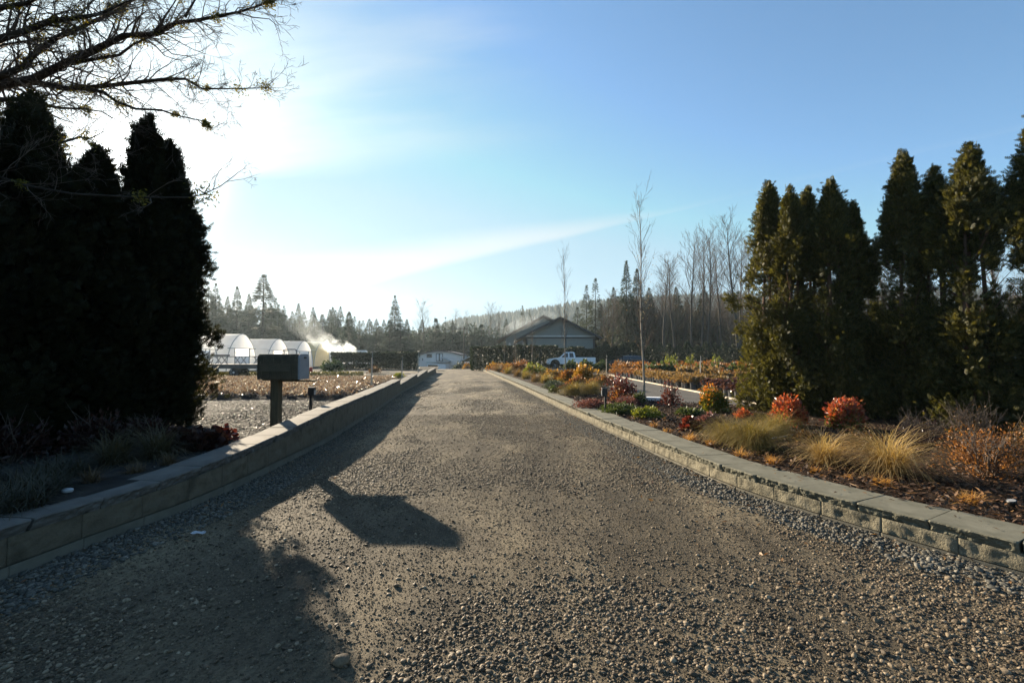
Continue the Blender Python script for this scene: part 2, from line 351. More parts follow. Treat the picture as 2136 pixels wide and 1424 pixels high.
mat('siding', [(0.17, 0.185, 0.175), (0.20, 0.215, 0.20)], 2, 0.8, 0.2, 12, stretch=(0.2, 0.2, 6))
mat('trim_pale', [(0.42, 0.43, 0.42)], 2, 0.7)
mat('trim_dark', [(0.02, 0.025, 0.03)], 2, 0.7)
mat('roof_shingle', [(0.07, 0.062, 0.055), (0.12, 0.105, 0.09)], 8, 0.85, 0.6, 20)
mat('roof_metal', [(0.10, 0.085, 0.085), (0.16, 0.13, 0.13)], 2, 0.6, 0.2, 10)
mat('weathered_wood', [(0.055, 0.042, 0.024), (0.105, 0.082, 0.048)], 5, 0.85, 0.6, 30, 0.2, stretch=(8, 8, 0.8), bdist=0.006)
mat('deck_wood', [(0.09, 0.08, 0.07), (0.16, 0.14, 0.12)], 5, 0.85, 0.4, 30)
mat('pale_wood', [(0.42, 0.36, 0.27), (0.55, 0.48, 0.37)], 3, 0.8, 0.4, 40)
mat('mailbox_metal', [(0.050, 0.040, 0.026), (0.098, 0.078, 0.048)], 10, 0.6, 0.3, 60, 0.4, bdist=0.004)
mat('mailbox_door', [(0.20, 0.205, 0.22), (0.28, 0.285, 0.30)], 6, 0.5)
mat('steel_grey', [(0.16, 0.17, 0.17), (0.24, 0.25, 0.25)], 8, 0.5, metal=0.4)
mat('wire_black', [(0.02, 0.02, 0.02)], 3, 0.7)
mat('paper', [(0.36, 0.38, 0.41), (0.46, 0.48, 0.50)], 10, 0.7)
mat('white_stone', [(0.45, 0.47, 0.50), (0.62, 0.64, 0.66)], 12, 0.6, 0.3, 40)
def volmat(name, dens, col, scale, lo, hi, aniso=0.4):
    m, ns, ls, out = new_mat(name)
    v = N(ns, 'ShaderNodeVolumePrincipled')
    v.inputs['Color'].default_value = (*col, 1); v.inputs['Anisotropy'].default_value = aniso
    tc = N(ns, 'ShaderNodeTexCoord')
    no = N(ns, 'ShaderNodeTexNoise'); no.inputs['Scale'].default_value = scale; no.inputs['Detail'].default_value = 4; no.inputs['Roughness'].default_value = 0.55
    ls.new(tc.outputs['Object'], no.inputs['Vector'])
    mr = N(ns, 'ShaderNodeMapRange'); mr.inputs['From Min'].default_value = lo; mr.inputs['From Max'].default_value = hi
    mr.inputs['To Min'].default_value = 0; mr.inputs['To Max'].default_value = dens
    ls.new(no.outputs['Fac'], mr.inputs['Value']); ls.new(mr.outputs[0], v.inputs['Density'])
    ls.new(v.outputs[0], out.inputs['Volume']); MATS[name] = m
    return m

# ------------------------------------------------------------------ mesh helpers
def mesh_np(name, V, T, mats, smooth=False, midx=None):
    me = bpy.data.meshes.new(name)
    V = np.asarray(V, dtype=np.float32).reshape(-1, 3)
    Ts = T if isinstance(T, list) else [T]
    Ts = [np.asarray(t, dtype=np.int32) for t in Ts if len(t)]
    nl = sum(t.size for t in Ts); npoly = sum(len(t) for t in Ts)
    me.vertices.add(len(V)); me.vertices.foreach_set('co', V.ravel())
    me.loops.add(nl); me.polygons.add(npoly)
    me.loops.foreach_set('vertex_index', np.concatenate([t.ravel() for t in Ts]))
    tot = np.concatenate([np.full(len(t), t.shape[1], dtype=np.int32) for t in Ts])
    st = np.concatenate([[0], np.cumsum(tot)[:-1]]).astype(np.int32)
    me.polygons.foreach_set('loop_start', st)
    try: me.polygons.foreach_set('loop_total', tot)
    except Exception: pass
    if smooth: me.polygons.foreach_set('use_smooth', np.ones(npoly, dtype=bool))
    for m in (mats if isinstance(mats, (list, tuple)) else [mats]):
        me.materials.append(MATS[m])
    if midx is not None: me.polygons.foreach_set('material_index', np.asarray(midx, dtype=np.int32))
    me.update(calc_edges=True); me.validate()
    return me
class MB:
    """collects shapes into one mesh; every face keeps its own corner list"""
    def __init__(s): s.v = []; s.f = []
    def add(s, vs, fs):
        n = len(s.v); s.v += [tuple(v) for v in vs]; s.f += [tuple(i + n for i in f) for f in fs]
        return s
    def box(s, c, size, rot=None):
        hx, hy, hz = size[0] / 2, size[1] / 2, size[2] / 2
        vs = [Vector((x, y, z)) for x in (-hx, hx) for y in (-hy, hy) for z in (-hz, hz)]
        if rot is not None: vs = [rot @ v for v in vs]
        return s.add([v + Vector(c) for v in vs], [(0, 1, 3, 2), (4, 6, 7, 5), (0, 4, 5, 1), (2, 3, 7, 6), (0, 2, 6, 4), (1, 5, 7, 3)])
    def bar(s, a, b, w, h=None):
        a, b = Vector(a), Vector(b); d = b - a
        rot = d.to_track_quat('X', 'Z').to_matrix()
        return s.box((a + b) / 2, (d.length, w, h or w), rot)
    def tube(s, pts, rad, n=6, cap=True):
        pts = [Vector(p) for p in pts]
        rad = rad if hasattr(rad, '__len__') else [rad] * len(pts)
        b = len(s.v); up = None
        for i, p in enumerate(pts):
            d = (pts[min(i + 1, len(pts) - 1)] - pts[max(i - 1, 0)]).normalized()
            if up is None: up = d.orthogonal().normalized()
            up = (up - d * up.dot(d)).normalized(); si = d.cross(up)
            for k in range(n):
                a = 2 * math.pi * k / n
                s.v.append(tuple(p + rad[i] * (math.cos(a) * up + math.sin(a) * si)))
        for i in range(len(pts) - 1):
            for k in range(n):
                k2 = (k + 1) % n
                s.f.append((b + i * n + k, b + i * n + k2, b + (i + 1) * n + k2, b + (i + 1) * n + k))
        if cap:
            s.f.append(tuple(b + k for k in range(n))[::-1]); e = b + (len(pts) - 1) * n
            s.f.append(tuple(e + k for k in range(n)))
        return s
    def lathe(s, prof, n=16, c=(0, 0, 0), axis='Z'):
        vs = []
        for r, z in prof:
            for k in range(n):
                a = 2 * math.pi * k / n; x, y = r * math.cos(a), r * math.sin(a)
                vs.append({'Z': (x, y, z), 'Y': (x, z, y), 'X': (z, x, y)}[axis])
        vs = [(v[0] + c[0], v[1] + c[1], v[2] + c[2]) for v in vs]
        fs = [(i * n + k, i * n + (k + 1) % n, (i + 1) * n + (k + 1) % n, (i + 1) * n + k) for i in range(len(prof) - 1) for k in range(n)]
        fs += [tuple(range(n))[::-1], tuple((len(prof) - 1) * n + k for k in range(n))]
        return s.add(vs, fs)
    def extrude(s, poly, a, b, f):
        """poly of 2-D points placed at depth a and b by f(u, v, depth)"""
        n = len(poly)
        vs = [f(u, v, a) for u, v in poly] + [f(u, v, b) for u, v in poly]
        fs = [tuple(range(n)), tuple(range(2 * n - 1, n - 1, -1))] + [(i, n + i, n + (i + 1) % n, (i + 1) % n) for i in range(n)]
        return s.add(vs, fs)
    def mesh(s, name, m, bevel=0.0, smooth=False, seg=2):
        me = bpy.data.meshes.new(name)
        me.from_pydata(s.v, [], s.f)
        bm = bmesh.new(); bm.from_mesh(me)
        bmesh.ops.recalc_face_normals(bm, faces=bm.faces)
        if bevel > 0:
            ed = [e for e in bm.edges if len(e.link_faces) == 2 and e.calc_face_angle(0) > 0.5]
            bmesh.ops.bevel(bm, geom=ed, offset=bevel, segments=seg, affect='EDGES', profile=0.6, clamp_overlap=True)
        bm.to_mesh(me); bm.free()
        for mm in (m if isinstance(m, (list, tuple)) else [m]): me.materials.append(MATS[mm])
        if smooth: me.polygons.foreach_set('use_smooth', np.ones(len(me.polygons), dtype=bool))
        me.update()
        return me

def link(name, data, parent=None, loc=None, rot=None):
    o = bpy.data.objects.new(name, data); COL.objects.link(o)
    if parent is not None: o.parent = parent
    if loc is not None: o.location = loc
    if rot is not None: o.rotation_euler = rot
    return o
def tag(o, label, cat, group=None, kind=None):
    if label: o['label'] = label
    if cat: o['category'] = cat
    if group: o['group'] = group
    if kind: o['kind'] = kind
    return o
def thing(name, label, cat, loc=(0, 0, 0), rz=0.0, group=None):
    return tag(link(name, None, None, loc, (0, 0, rz)), label, cat, group)
def part(name, me, parent, loc=None, rot=None):
    return link(name, me, parent, loc, rot)
def struct(name, me):
    return tag(link(name, me), None, None, None, 'structure')
def stuff(name, me, label=None, cat=None):
    return tag(link(name, me), label, cat, None, 'stuff')
def copy_tree(o, parent=None):
    c = o.copy(); COL.objects.link(c)
    if parent is not None: c.parent = parent
    for ch in list(o.children): copy_tree(ch, c)
    return c
class Proto:
    """the first place() moves the thing itself, later ones copy the thing with its parts"""
    def __init__(s, root): s.root = root; s.used = False
    def place(s, loc, rz=0, sc=(1, 1, 1), label=None, group=None, rot=None):
        o = copy_tree(s.root) if s.used else s.root
        s.used = True
        o.location = loc; o.rotation_euler = rot if rot is not None else (0, 0, rz); o.scale = sc if hasattr(sc, '__len__') else (sc, sc, sc)
        if label: o['label'] = label
        if group: o['group'] = group
        return o

# vectorised noise
def vnoise(x, y, seed=0):
    xi, yi = np.floor(x).astype(np.int64), np.floor(y).astype(np.int64)
    fx, fy = x - xi, y - yi
    fx, fy = fx * fx * (3 - 2 * fx), fy * fy * (3 - 2 * fy)
    def h(a, b):
        n = (a * 374761393 + b * 668265263 + seed * 974634777) & 0x7fffffff
        n = ((n ^ (n >> 13)) * 1274126177) & 0x7fffffff
        n = n ^ (n >> 16)
        return (n & 0xffff) / 65535.0
    return (h(xi, yi) * (1 - fx) + h(xi + 1, yi) * fx) * (1 - fy) + (h(xi, yi + 1) * (1 - fx) + h(xi + 1, yi + 1) * fx) * fy
def fbm(x, y, oct=4, seed=0):
    v, a, s = 0, 0.5, 0
    for i in range(oct):
        v = v + a * vnoise(x * 2 ** i, y * 2 ** i, seed + i); s += a; a *= 0.5
    return v / s
def grid(xs, ys, zf):
    X, Y = np.meshgrid(xs, ys)
    Z = zf(X, Y)
    nx, ny = len(xs), len(ys)
    V = np.stack([X, Y, Z], -1).reshape(-1, 3)
    i = np.arange(nx - 1)[None, :] + nx * np.arange(ny - 1)[:, None]
    T = np.stack([i, i + 1, i + 1 + nx, i + nx], -1).reshape(-1, 4)
    return V, T
def unit(v): return v / np.maximum(np.linalg.norm(v, axis=-1, keepdims=True), 1e-9)
def rand_unit(n, g=None):
    return unit((g or rng).normal(size=(n, 3)))
def scatter(tv, tt, pos, dirs, size, g=None, width=1.0, face=None):
    """template (along +Y) copied to each pos, pointing along dirs, rolled at random (or with its face towards 'face')"""
    g = g or rng
    n = len(pos); tv = np.asarray(tv, float); tt = np.asarray(tt)
    Yv = unit(dirs)
    ref = rand_unit(n, g) if face is None else unit(face + 0.35 * g.normal(size=(n, 3)))
    Xv = unit(np.cross(Yv, ref)); Zv = np.cross(Xv, Yv)
    size = np.broadcast_to(np.asarray(size, float), (n,))[:, None, None]
    w = np.broadcast_to(np.asarray(width, float), (n,))[:, None, None]
    V = pos[:, None, :] + size * (w * tv[None, :, 0:1] * Xv[:, None, :] + tv[None, :, 1:2] * Yv[:, None, :] + tv[None, :, 2:3] * Zv[:, None, :])
    T = tt[None] + (np.arange(n) * len(tv))[:, None, None]
    return V.reshape(-1, 3), T.reshape(-1, tt.shape[1])
def merge(parts):
    Vs, Ts, off = [], [], 0
    for V, T in parts:
        Vs.append(V); Ts.append(np.asarray(T) + off); off += len(V)
    return np.concatenate(Vs), np.concatenate(Ts)

LEAF = (np.array([(0, 0, 0), (0.24, 0.45, 0.06), (0, 1, -0.04), (-0.24, 0.45, 0.06)]), np.array([(0, 1, 2), (0, 2, 3)]))
ROUND = (np.array([(0, 0, 0), (0.35, 0.25, 0.06), (0.4, 0.65, 0.08), (0, 1, -0.03), (-0.4, 0.65, 0.08), (-0.35, 0.25, 0.06)]),
         np.array([(0, 1, 2), (0, 2, 3), (0, 3, 4), (0, 4, 5)]))
def frond():
    v, t = [], []
    def lobe(x0, y0, x1, y1, w):
        d = np.array((x1 - x0, y1 - y0)); L = np.hypot(*d); p = np.array((-d[1], d[0])) / L * w
        n = len(v); mx, my = x0 + d[0] * 0.5, y0 + d[1] * 0.5
        v.extend([(x0, y0, 0), (mx + p[0], my + p[1], 0.02), (x1, y1, -0.03), (mx - p[0], my - p[1], 0.02)])
        t.extend([(n, n + 1, n + 2), (n, n + 2, n + 3)])
    lobe(0, 0, 0, 1, 0.055)
    for y0, s, L in ((0.10, 1, 0.46), (0.20, -1, 0.50), (0.32, 1, 0.46), (0.42, -1, 0.42), (0.54, 1, 0.36), (0.64, -1, 0.30)):
        lobe(0, y0, s * L * 0.62, y0 + L * 0.72, 0.062)
    return np.array(v), np.array(t)
FROND = frond()
def needle_plate():
    v, t = [(0, 0, 0), (0, 1, -0.12)], []
    for y0, y1, w in ((0.05, 0.35, 0.20), (0.3, 0.62, 0.24), (0.55, 0.85, 0.17)):
        for s in (1, -1):
            n = len(v); v.extend([(0, y0, 0), (s * w, y1 + 0.06, -0.07), (0, y0 + 0.22, 0)]); t.append((n, n + 1, n + 2))
    n = len(v); v.extend([(0.05, 0.6, 0), (0, 1, -0.1), (-0.05, 0.6, 0)]); t.append((n, n + 1, n + 2))
    return np.array(v, float), np.array(t)
NEEDLE = needle_plate()
def ico(sub=1):
    bm = bmesh.new(); bmesh.ops.create_icosphere(bm, subdivisions=sub, radius=1)
    v = np.array([x.co[:] for x in bm.verts]); t = np.array([[q.index for q in f.verts] for f in bm.faces]); bm.free()
    return v, t
ICO1, ICO2 = ico(1), ico(2)
def stones(pos, size, sub, g, flat=0.6):
    """irregular pebbles lying on the ground"""
    out = []
    tv0, tt = (ICO1, ICO2)[sub - 1]
    kinds = 12
    for k in range(kinds):
        m = np.arange(len(pos)) % kinds == k
        if not m.any(): continue
        d = unit(g.normal(size=(7, 3))); tv = tv0.copy()
        for q in d:   # cut flat facets so the stones are not balls
            h = tv @ q; c = g.uniform(0.55, 0.85); tv -= np.maximum(h - c, 0)[:, None] * q[None]
        tv *= np.array((1, g.uniform(0.6, 0.95), g.uniform(0.32, 0.66)))
        n = int(m.sum()); a = g.uniform(0, 2 * np.pi, n)
        ti = g.normal(0, 0.28, (n, 2))
        ca, sa = np.cos(a), np.sin(a)
        X = np.stack([ca, sa, ti[:, 0]], -1); X = unit(X); Z = unit(np.stack([ti[:, 0], ti[:, 1], np.ones(n)], -1)); Y = unit(np.cross(Z, X)); Z = np.cross(X, Y)
        s = size[m][:, None, None]
        V = pos[m][:, None, :] + s * (tv[None, :, 0:1] * X[:, None] + tv[None, :, 1:2] * Y[:, None] + tv[None, :, 2:3] * Z[:, None])
        V[..., 2] += s[..., 0] * 0.22
        out.append((V.reshape(-1, 3), (tt[None] + (np.arange(n) * len(tv))[:, None, None]).reshape(-1, 3)))
    return merge(out)
def blades(n, h, spread, droop, w, g, base_r=0.06, seg=4, hvar=0.35):
    """tuft of grass blades that rise from the crown and arch outwards"""
    a = g.uniform(0, 2 * np.pi, n); r0 = base_r * np.sqrt(g.uniform(0, 1, n))
    b = g.uniform(0, 2 * np.pi, n)
    base = np.stack([r0 * np.cos(b), r0 * np.sin(b), np.zeros(n)], -1)
    L = h * (1 + hvar * g.normal(size=n)).clip(0.35, 1.6)
    tilt = np.abs(g.normal(0, 1, n)) ** 0.8 * spread
    ts = np.linspace(0, 1, seg + 1)
    out = np.stack([np.cos(a), np.sin(a), np.zeros(n)], -1)
    side = np.stack([-np.sin(a), np.cos(a), np.zeros(n)], -1)
    V = []
    p = base.copy(); ang = tilt.copy()
    wig = g.normal(0, 0.10, (n, 1))
    for i, t in enumerate(ts):
        ww = (w * (1 - t) ** 0.7 + 0.0006)[..., None] if hasattr(w, '__len__') else w * (1 - t) ** 0.7 + 0.0006
        V.append(np.stack([p - side * ww, p + side * ww], 1))
        step = (L / seg)[:, None]
        p = p + step * (np.sin(ang)[:, None] * (out + side * wig) + np.cos(ang)[:, None] * np.array((0, 0, 1.0)))
        ang = ang + droop * (0.5 + g.uniform(0, 1, n)) / seg
        p[:, 2] = np.maximum(p[:, 2], 0.004)
    V = np.stack(V, 1).reshape(n, -1, 3)
    T = []
    for i in range(seg):
        q = 2 * i
        T += [(q, q + 1, q + 3), (q, q + 3, q + 2)]
    T = np.array(T)[None] + (np.arange(n) * V.shape[1])[:, None, None]
    return V.reshape(-1, 3), T.reshape(-1, 3)
def dome_points(n, rx, rz, g, lump=0.25, shell=0.55):
    """points in a lumpy dome standing on z = 0, with outward directions"""
    d = rand_unit(n, g); d[:, 2] = np.abs(d[:, 2])
    k = 14; c = rand_unit(k, g); c[:, 2] = np.abs(c[:, 2]); amp = g.uniform(-lump, lump, k)
    f = 1 + (np.maximum(d @ c.T - 0.75, 0) / 0.25 * amp).sum(1)
    r = (shell + (1 - shell) * g.uniform(0, 1, n) ** 0.6) * f.clip(0.55, 1.25)
    P = d * r[:, None] * np.array((rx, rx, rz))
    # several overlapping clumps of unequal height instead of one dome
    k = 6; a = g.uniform(0, 6.28, k); q = g.uniform(0.15, 0.62, k); hh = g.uniform(0.62, 1.12, k); j = g.integers(0, k, n)
    sel = g.uniform(0, 1, n) < 0.72
    Q = np.stack([rx * (q[j] * np.cos(a[j]) + 0.48 * d[:, 0] * r), rx * (q[j] * np.sin(a[j]) + 0.48 * d[:, 1] * r), rz * hh[j] * (0.30 + 0.70 * d[:, 2] * r)], -1)
    return np.where(sel[:, None], Q, P * 0.92), d
def twigs_from_base(n, rx, rz, g, r=0.006, sub=2):
    mb = []
    for i in range(n):
        a = g.uniform(0, 6.28); e = g.uniform(0.3, 1.0)
        top = np.array((rx * e * math.cos(a) * 0.85, rx * e * math.sin(a) * 0.85, rz * g.uniform(0.7, 1.05)))
        p0 = np.array((0.04 * math.cos(a), 0.04 * math.sin(a), 0))
        mid = (p0 + top) / 2 + g.normal(0, 0.08 * rx, 3)
        mb.append(tube_np([p0, mid, top], [r, r * 0.7, r * 0.35]))
        for q in range(sub):
            t = g.uniform(0.35, 0.8); s = mid * (1 - t) + top * t
            e2 = s + g.normal(0, 0.22 * rx, 3) + np.array((0, 0, 0.25 * rz))
            mb.append(tube_np([s, e2], [r * 0.5, r * 0.25]))
    return merge(mb)
def tube_np(pts, rad, n=3):
    pts = np.asarray(pts, float); m = len(pts)
    d = np.gradient(pts, axis=0); d = unit(d)
    ref = np.array((0.31, 0.22, 0.92)) if abs(d[0, 2]) < 0.8 else np.array((0.9, 0.31, 0.2))
    u = unit(np.cross(d, ref)); v = np.cross(d, u)
    a = np.arange(n) * 2 * np.pi / n
    rad = np.broadcast_to(np.asarray(rad, float), (m,))
    V = pts[:, None, :] + rad[:, None, None] * (np.cos(a)[None, :, None] * u[:, None] + np.sin(a)[None, :, None] * v[:, None])
    T = []
    for i in range(m - 1):
        for k in range(n):
            k2 = (k + 1) % n
            T += [(i * n + k, i * n + k2, (i + 1) * n + k2), (i * n + k, (i + 1) * n + k2, (i + 1) * n + k)]
    return V.reshape(-1, 3), np.array(T)
def branch(out, p, d, L, r, depth, g, up=0.15, wob=0.22, kids=3, rmin=0.0025, spread=0.7, lens=0.6, seg=4):
    """one bare branch with its side branches, added to the list out"""
    p = np.asarray(p, float); d = unit(np.asarray(d, float))
    pts, rad = [p], [r]
    for i in range(seg):
        d = unit(d + g.normal(0, wob, 3) + np.array((0, 0, up)))
        p = p + d * L / seg; pts.append(p); rad.append(max(r * (1 - 0.75 * (i + 1) / seg), rmin))
    out.append(tube_np(pts, rad, 4 if r > 0.02 else 3))
    if depth <= 0: return
    for k in range(kids):
        t = g.uniform(0.2, 0.98) * seg; i = min(int(t), seg - 1); q = pts[i] + (pts[i + 1] - pts[i]) * (t - i)
        dd = unit(pts[i + 1] - pts[i])
        nd = unit(dd + spread * rand_unit(1, g)[0])
        branch(out, q, nd, L * lens * g.uniform(0.6, 1.15), max(rad[i] * 0.55, rmin), depth - 1, g, up, wob * 1.1, kids, rmin, spread, lens, max(3, seg - 1))

# ------------------------------------------------------------------ the lie of the land
def sst(a, b, x):
    t = np.clip((x - a) / (b - a), 0, 1); return t * t * (3 - 2 * t)
def dip(x, y):
    return -1.55 * sst(47, 88, y) * (1 - sst(9, 20, np.abs(x + 9 + 0.02 * (y - 50)))) * (1 - sst(112, 128, y))
def yard_z(y):
    return 0.34 - 0.34 * np.clip((y - 10) / 24.0, 0, 1)
BED = 0.17
LW = [(-3.9, -2.0, .35), (-3.55, 0.5, .35), (-3.38, 2.0, .35), (-3.30, 2.93, .352), (-3.24, 3.42, .345), (-3.15, 3.87, .345), (-3.07, 4.3, .36), (-3.04, 5.0, .385), (-3.05, 5.7, .41),
      (-3.08, 7.0, .49), (-3.14, 8.0, .53), (-3.50, 11.5, .54), (-4.05, 15.8, .545), (-4.30, 17.6, .55)]
LW2 = [(-4.30, 17.6, .36), (-4.75, 22.9, .545)]
LW3 = [(-4.75, 22.9, .40), (-5.55, 30.0, .53)]
LW4 = [(-5.55, 30.0, .36), (-6.5, 39.0, .42)]
RW = [(8.0, 1.15), (6.2, 1.35), (5.0, 1.7), (4.25, 2.15), (3.80, 2.5), (3.38, 3.0), (3.12, 3.46), (2.90, 3.87), (2.70, 4.28), (2.52, 4.73), (2.37, 5.24), (2.14, 6.62), (1.80, 8.88), (1.15, 14.0), (.46, 19.7), (-1.3, 33.0), (-3.1, 46.0)]
def wall_x(y, pts):
    ys = [p[1] for p in pts]; xs = [p[0] for p in pts]
    o = np.argsort(ys)
    return np.interp(y, np.array(ys)[o], np.array(xs)[o])
LALL = LW + LW2[1:] + LW3[1:] + LW4[1:]

V, T = grid(np.concatenate([np.linspace(-880, -60, 12), np.linspace(-40, 30, 60), np.linspace(50, 880, 12)]),
            np.concatenate([np.linspace(-45, -5, 3), np.linspace(0, 140, 90), np.linspace(160, 920, 10)]), lambda X, Y: dip(X, Y) - 0.03)
struct('ground', mesh_np('ground', V, T, 'field_ground', True))
def road_z(X, Y):
    near = 1 - sst(9, 14, Y)
    rut = 0.018 * (fbm(X * 2.2, Y * 0.9, 4, 3) - 0.5) + 0.012 * (fbm(X * 9, Y * 7, 3, 9) - 0.5) + 0.012 * (fbm(X * 1.0 + 5, Y * 0.35, 3, 12) - 0.5)
    return dip(X, Y) + 0.004 + rut * near
xs = np.concatenate([np.linspace(-12, -3.6, 8), np.linspace(-3.5, 3.6, 150), np.linspace(3.8, 9, 6)])
ys = np.concatenate([np.linspace(-6, 1.4, 8), np.linspace(1.5, 9, 170), np.linspace(9.2, 14, 40), np.linspace(15, 100, 60)])
V, T = grid(xs, ys, road_z)
V[:, 0] += np.where(V[:, 1] > 12, -(V[:, 1] - 12) * 0.105, 0)
struct('road', mesh_np('road', V, T, 'road_dirt', True))
# raised yard behind the left wall
ys = np.concatenate([np.linspace(-3, 14, 35), np.linspace(15, 62, 30)])
us = np.concatenate([np.linspace(0, 1, 5) * 0.04, np.linspace(0.05, 1, 40)])
Y, U = np.meshgrid(ys, us, indexing='ij')
X0 = wall_x(np.minimum(Y, 39), LALL) - 0.18 - np.maximum(Y - 39, 0) * 0.14
X = X0 + (-62 - X0) * U
Z = yard_z(Y) + 0.03 * (fbm(X * 0.8, Y * 0.8, 3, 5) - 0.5) + 0.004
ny, nx = len(ys), len(us); i = np.arange(nx - 1)[None, :] + nx * np.arange(ny - 1)[:, None]
struct('gravel_yard', mesh_np('gravel_yard', np.stack([X, Y, Z], -1).reshape(-1, 3), np.stack([i, i + nx, i + nx + 1, i + 1], -1).reshape(-1, 4), 'yard_ground', True))
# planting bed behind the right wall, the side path and the nursery field beyond it
bed_r = [(13, -2), (12.5, 5.5), (10.2, 8.2), (8.4, 10.0), (6.4, 11.3), (4.6, 12.2), (4.2, 14), (4.05, 20), (3.6, 26), (1.8, 36), (-1.0, 46.5)]
def bed_x(y): return np.interp(y, [p[1] for p in bed_r], [p[0] for p in bed_r])
ys = np.concatenate([np.linspace(1.3, 9, 90), np.linspace(9.2, 16, 50), np.linspace(16.5, 46, 40)])
us = np.linspace(0, 1, 60)
Y, U = np.meshgrid(ys, us, indexing='ij')
X0 = wall_x(Y, RW) + 0.30
X = X0 + (bed_x(Y) - X0) * U
Z = BED + 0.05 * (fbm(X * 2.0, Y * 2.0, 4, 21) - 0.5) * np.minimum(U * 5, 1) + 0.05 * np.sin(np.pi * U) - 0.12 * sst(0.93, 1.0, U)
ny, nx = len(ys), len(us); i = np.arange(nx - 1)[None, :] + nx * np.arange(ny - 1)[:, None]
struct('planting_bed_soil', mesh_np('planting_bed_soil', np.stack([X, Y, Z], -1).reshape(-1, 3), np.stack([i, i + 1, i + nx + 1, i + nx], -1).reshape(-1, 4), 'mulch_soil', True))
V, T = grid(np.linspace(0, 1, 40), np.linspace(5, 50, 90), lambda X, Y: 0.055 + 0 * X)
V[:, 0] = (bed_x(V[:, 1]) - 0.35) * (1 - V[:, 0]) + 45 * V[:, 0]
struct('side_path', mesh_np('side_path', V, T, 'path_gravel'))
V, T = grid(np.linspace(7.15, 44, 40), np.linspace(7, 56, 40), lambda X, Y: 0.075 + 0 * X)
struct('field_soil', mesh_np('field_soil', V, T, 'field_soil'))
# far wooded hill
def hill_h(X, Y):
    ridge = np.interp(X / np.maximum(Y, 1), [-0.9, -0.5, -0.22, -0.12, 0.0, 0.1, 0.16, 0.3, 0.55, 1.2], [16, 20, 26, 47, 57, 66, 74, 80, 86, 92])
    return 0.95 * ridge * sst(380, 640, Y) - 1.0 + 6 * (fbm(X / 60, Y / 60, 3, 2) - 0.5) * sst(400, 600, Y)
V, T = grid(np.linspace(-860, 870, 90), np.linspace(370, 900, 40), hill_h)
struct('hill', mesh_np('hill', V, T, 'hill_ground', True))
g = np.random.default_rng(5)
n = 15000
Yh = g.uniform(400, 690, n); Xh = g.uniform(-0.75, 1.05, n) * Yh
cone_v, cone_t = [], []
for lv, (z0, z1, r) in enumerate(((0.0, 0.5, 0.24), (0.25, 0.78, 0.18), (0.55, 1.0, 0.11))):
    b = len(cone_v); cone_v.append((0, z1, 0))
    for k in range(6):
        rr = r * (1.0 if k % 2 else 0.7); cone_v.append((rr * math.cos(k * 1.047), z0, rr * math.sin(k * 1.047)))
    cone_t += [(b, b + 1 + k, b + 1 + (k + 1) % 6) for k in range(6)]
V, T = scatter(np.array(cone_v), np.array(cone_t), np.stack([Xh, Yh, hill_h(Xh, Yh) - 0.5], -1), np.tile((0, 0, 1.0), (n, 1)), g.uniform(6, 13, n), g, 1.3)
stuff('forest', mesh_np('forest', V, T, 'hill_needles'), 'dense dark conifer forest covering the far hazy hill', 'forest')

# ------------------------------------------------------------------ gravel, chips, litter
g = np.random.default_rng(3)
def field(x, y):
    """how much loose stone lies at x, y on the drive"""
    m = fbm(x * 0.8 + 3, y * 0.55, 4, 31)
    lw, rw = wall_x(y, LALL), wall_x(y, RW)
    c = sst(0.47, 0.60, m)
    side = np.maximum(1 - sst(0.15, 0.75, x - lw), 1 - sst(0.15, 0.7, rw - x))
    fore = sst(3.6, 2.3, y) * sst(-0.9, -0.3, x)
    trk = np.exp(-((x - (-0.85 + (6 - y) * 0.14)) / 0.42) ** 2) * sst(2.0, 3.2, y) + np.exp(-((x - (1.0 - 0.11 * (y - 5))) / 0.40) ** 2) * sst(3.2, 4.2, y)
    d = np.maximum(np.maximum(0.13 + 0.72 * c, side), fore * (0.35 + 0.65 * sst(0.40, 0.55, fbm(x * 1.6, y * 1.6, 3, 8))))
    return d * (1 - 0.72 * trk.clip(0, 1) * (1 - side * 0.8))
def lay(n, y0, y1, s0, s1, sub, keep=1.0, seed=0):
    y = y0 + (y1 - y0) * g.uniform(0, 1, n)
    lw, rw = wall_x(y, LALL), wall_x(y, RW)
    x = lw + 0.02 + (np.minimum(rw, lw + 9) - lw - 0.04) * g.uniform(0, 1, n)
    k = g.uniform(0, 1, n) < field(x, y) * keep
    x, y = x[k], y[k]
    s = s0 + (s1 - s0) * g.uniform(0, 1, len(x)) ** 2.8 * (0.75 + 0.5 * (g.uniform(0, 1, len(x)) > 0.93))
    z = road_z(x, y)
    return np.stack([x, y, z], -1), s, np.minimum(x - wall_x(y, LALL), wall_x(y, RW) - x)
parts_g, parts_b = [], []
for n, y0, y1, s0, s1, sub in ((58000, 1.75, 3.4, 0.0045, 0.020, 2), (66000, 3.4, 6.0, 0.005, 0.021, 1), (62000, 6.0, 11.0, 0.007, 0.022, 1), (40000, 11, 26, 0.010, 0.027, 1)):
    p, s, e = lay(n, y0, y1, s0, s1, sub)
    bl = (e < 0.55) & (g.uniform(0, 1, len(p)) < 0.85)
    s = np.where(bl, s * np.where(p[:, 1] < 5.5, 1.45, 1.1), s)
    parts_g.append(stones(p[~bl], s[~bl], sub, g)); parts_b.append(stones(p[bl], s[bl], sub, g))
stuff('gravel', mesh_np('gravel', *merge(parts_g), 'pebble_grey', True), 'loose grey brown pebbles scattered over the drive', 'gravel')
stuff('gravel', mesh_np('gravel_edge', *merge(parts_b), 'pebble_blue', True), 'blue grey crushed stone banked along both low walls', 'gravel')
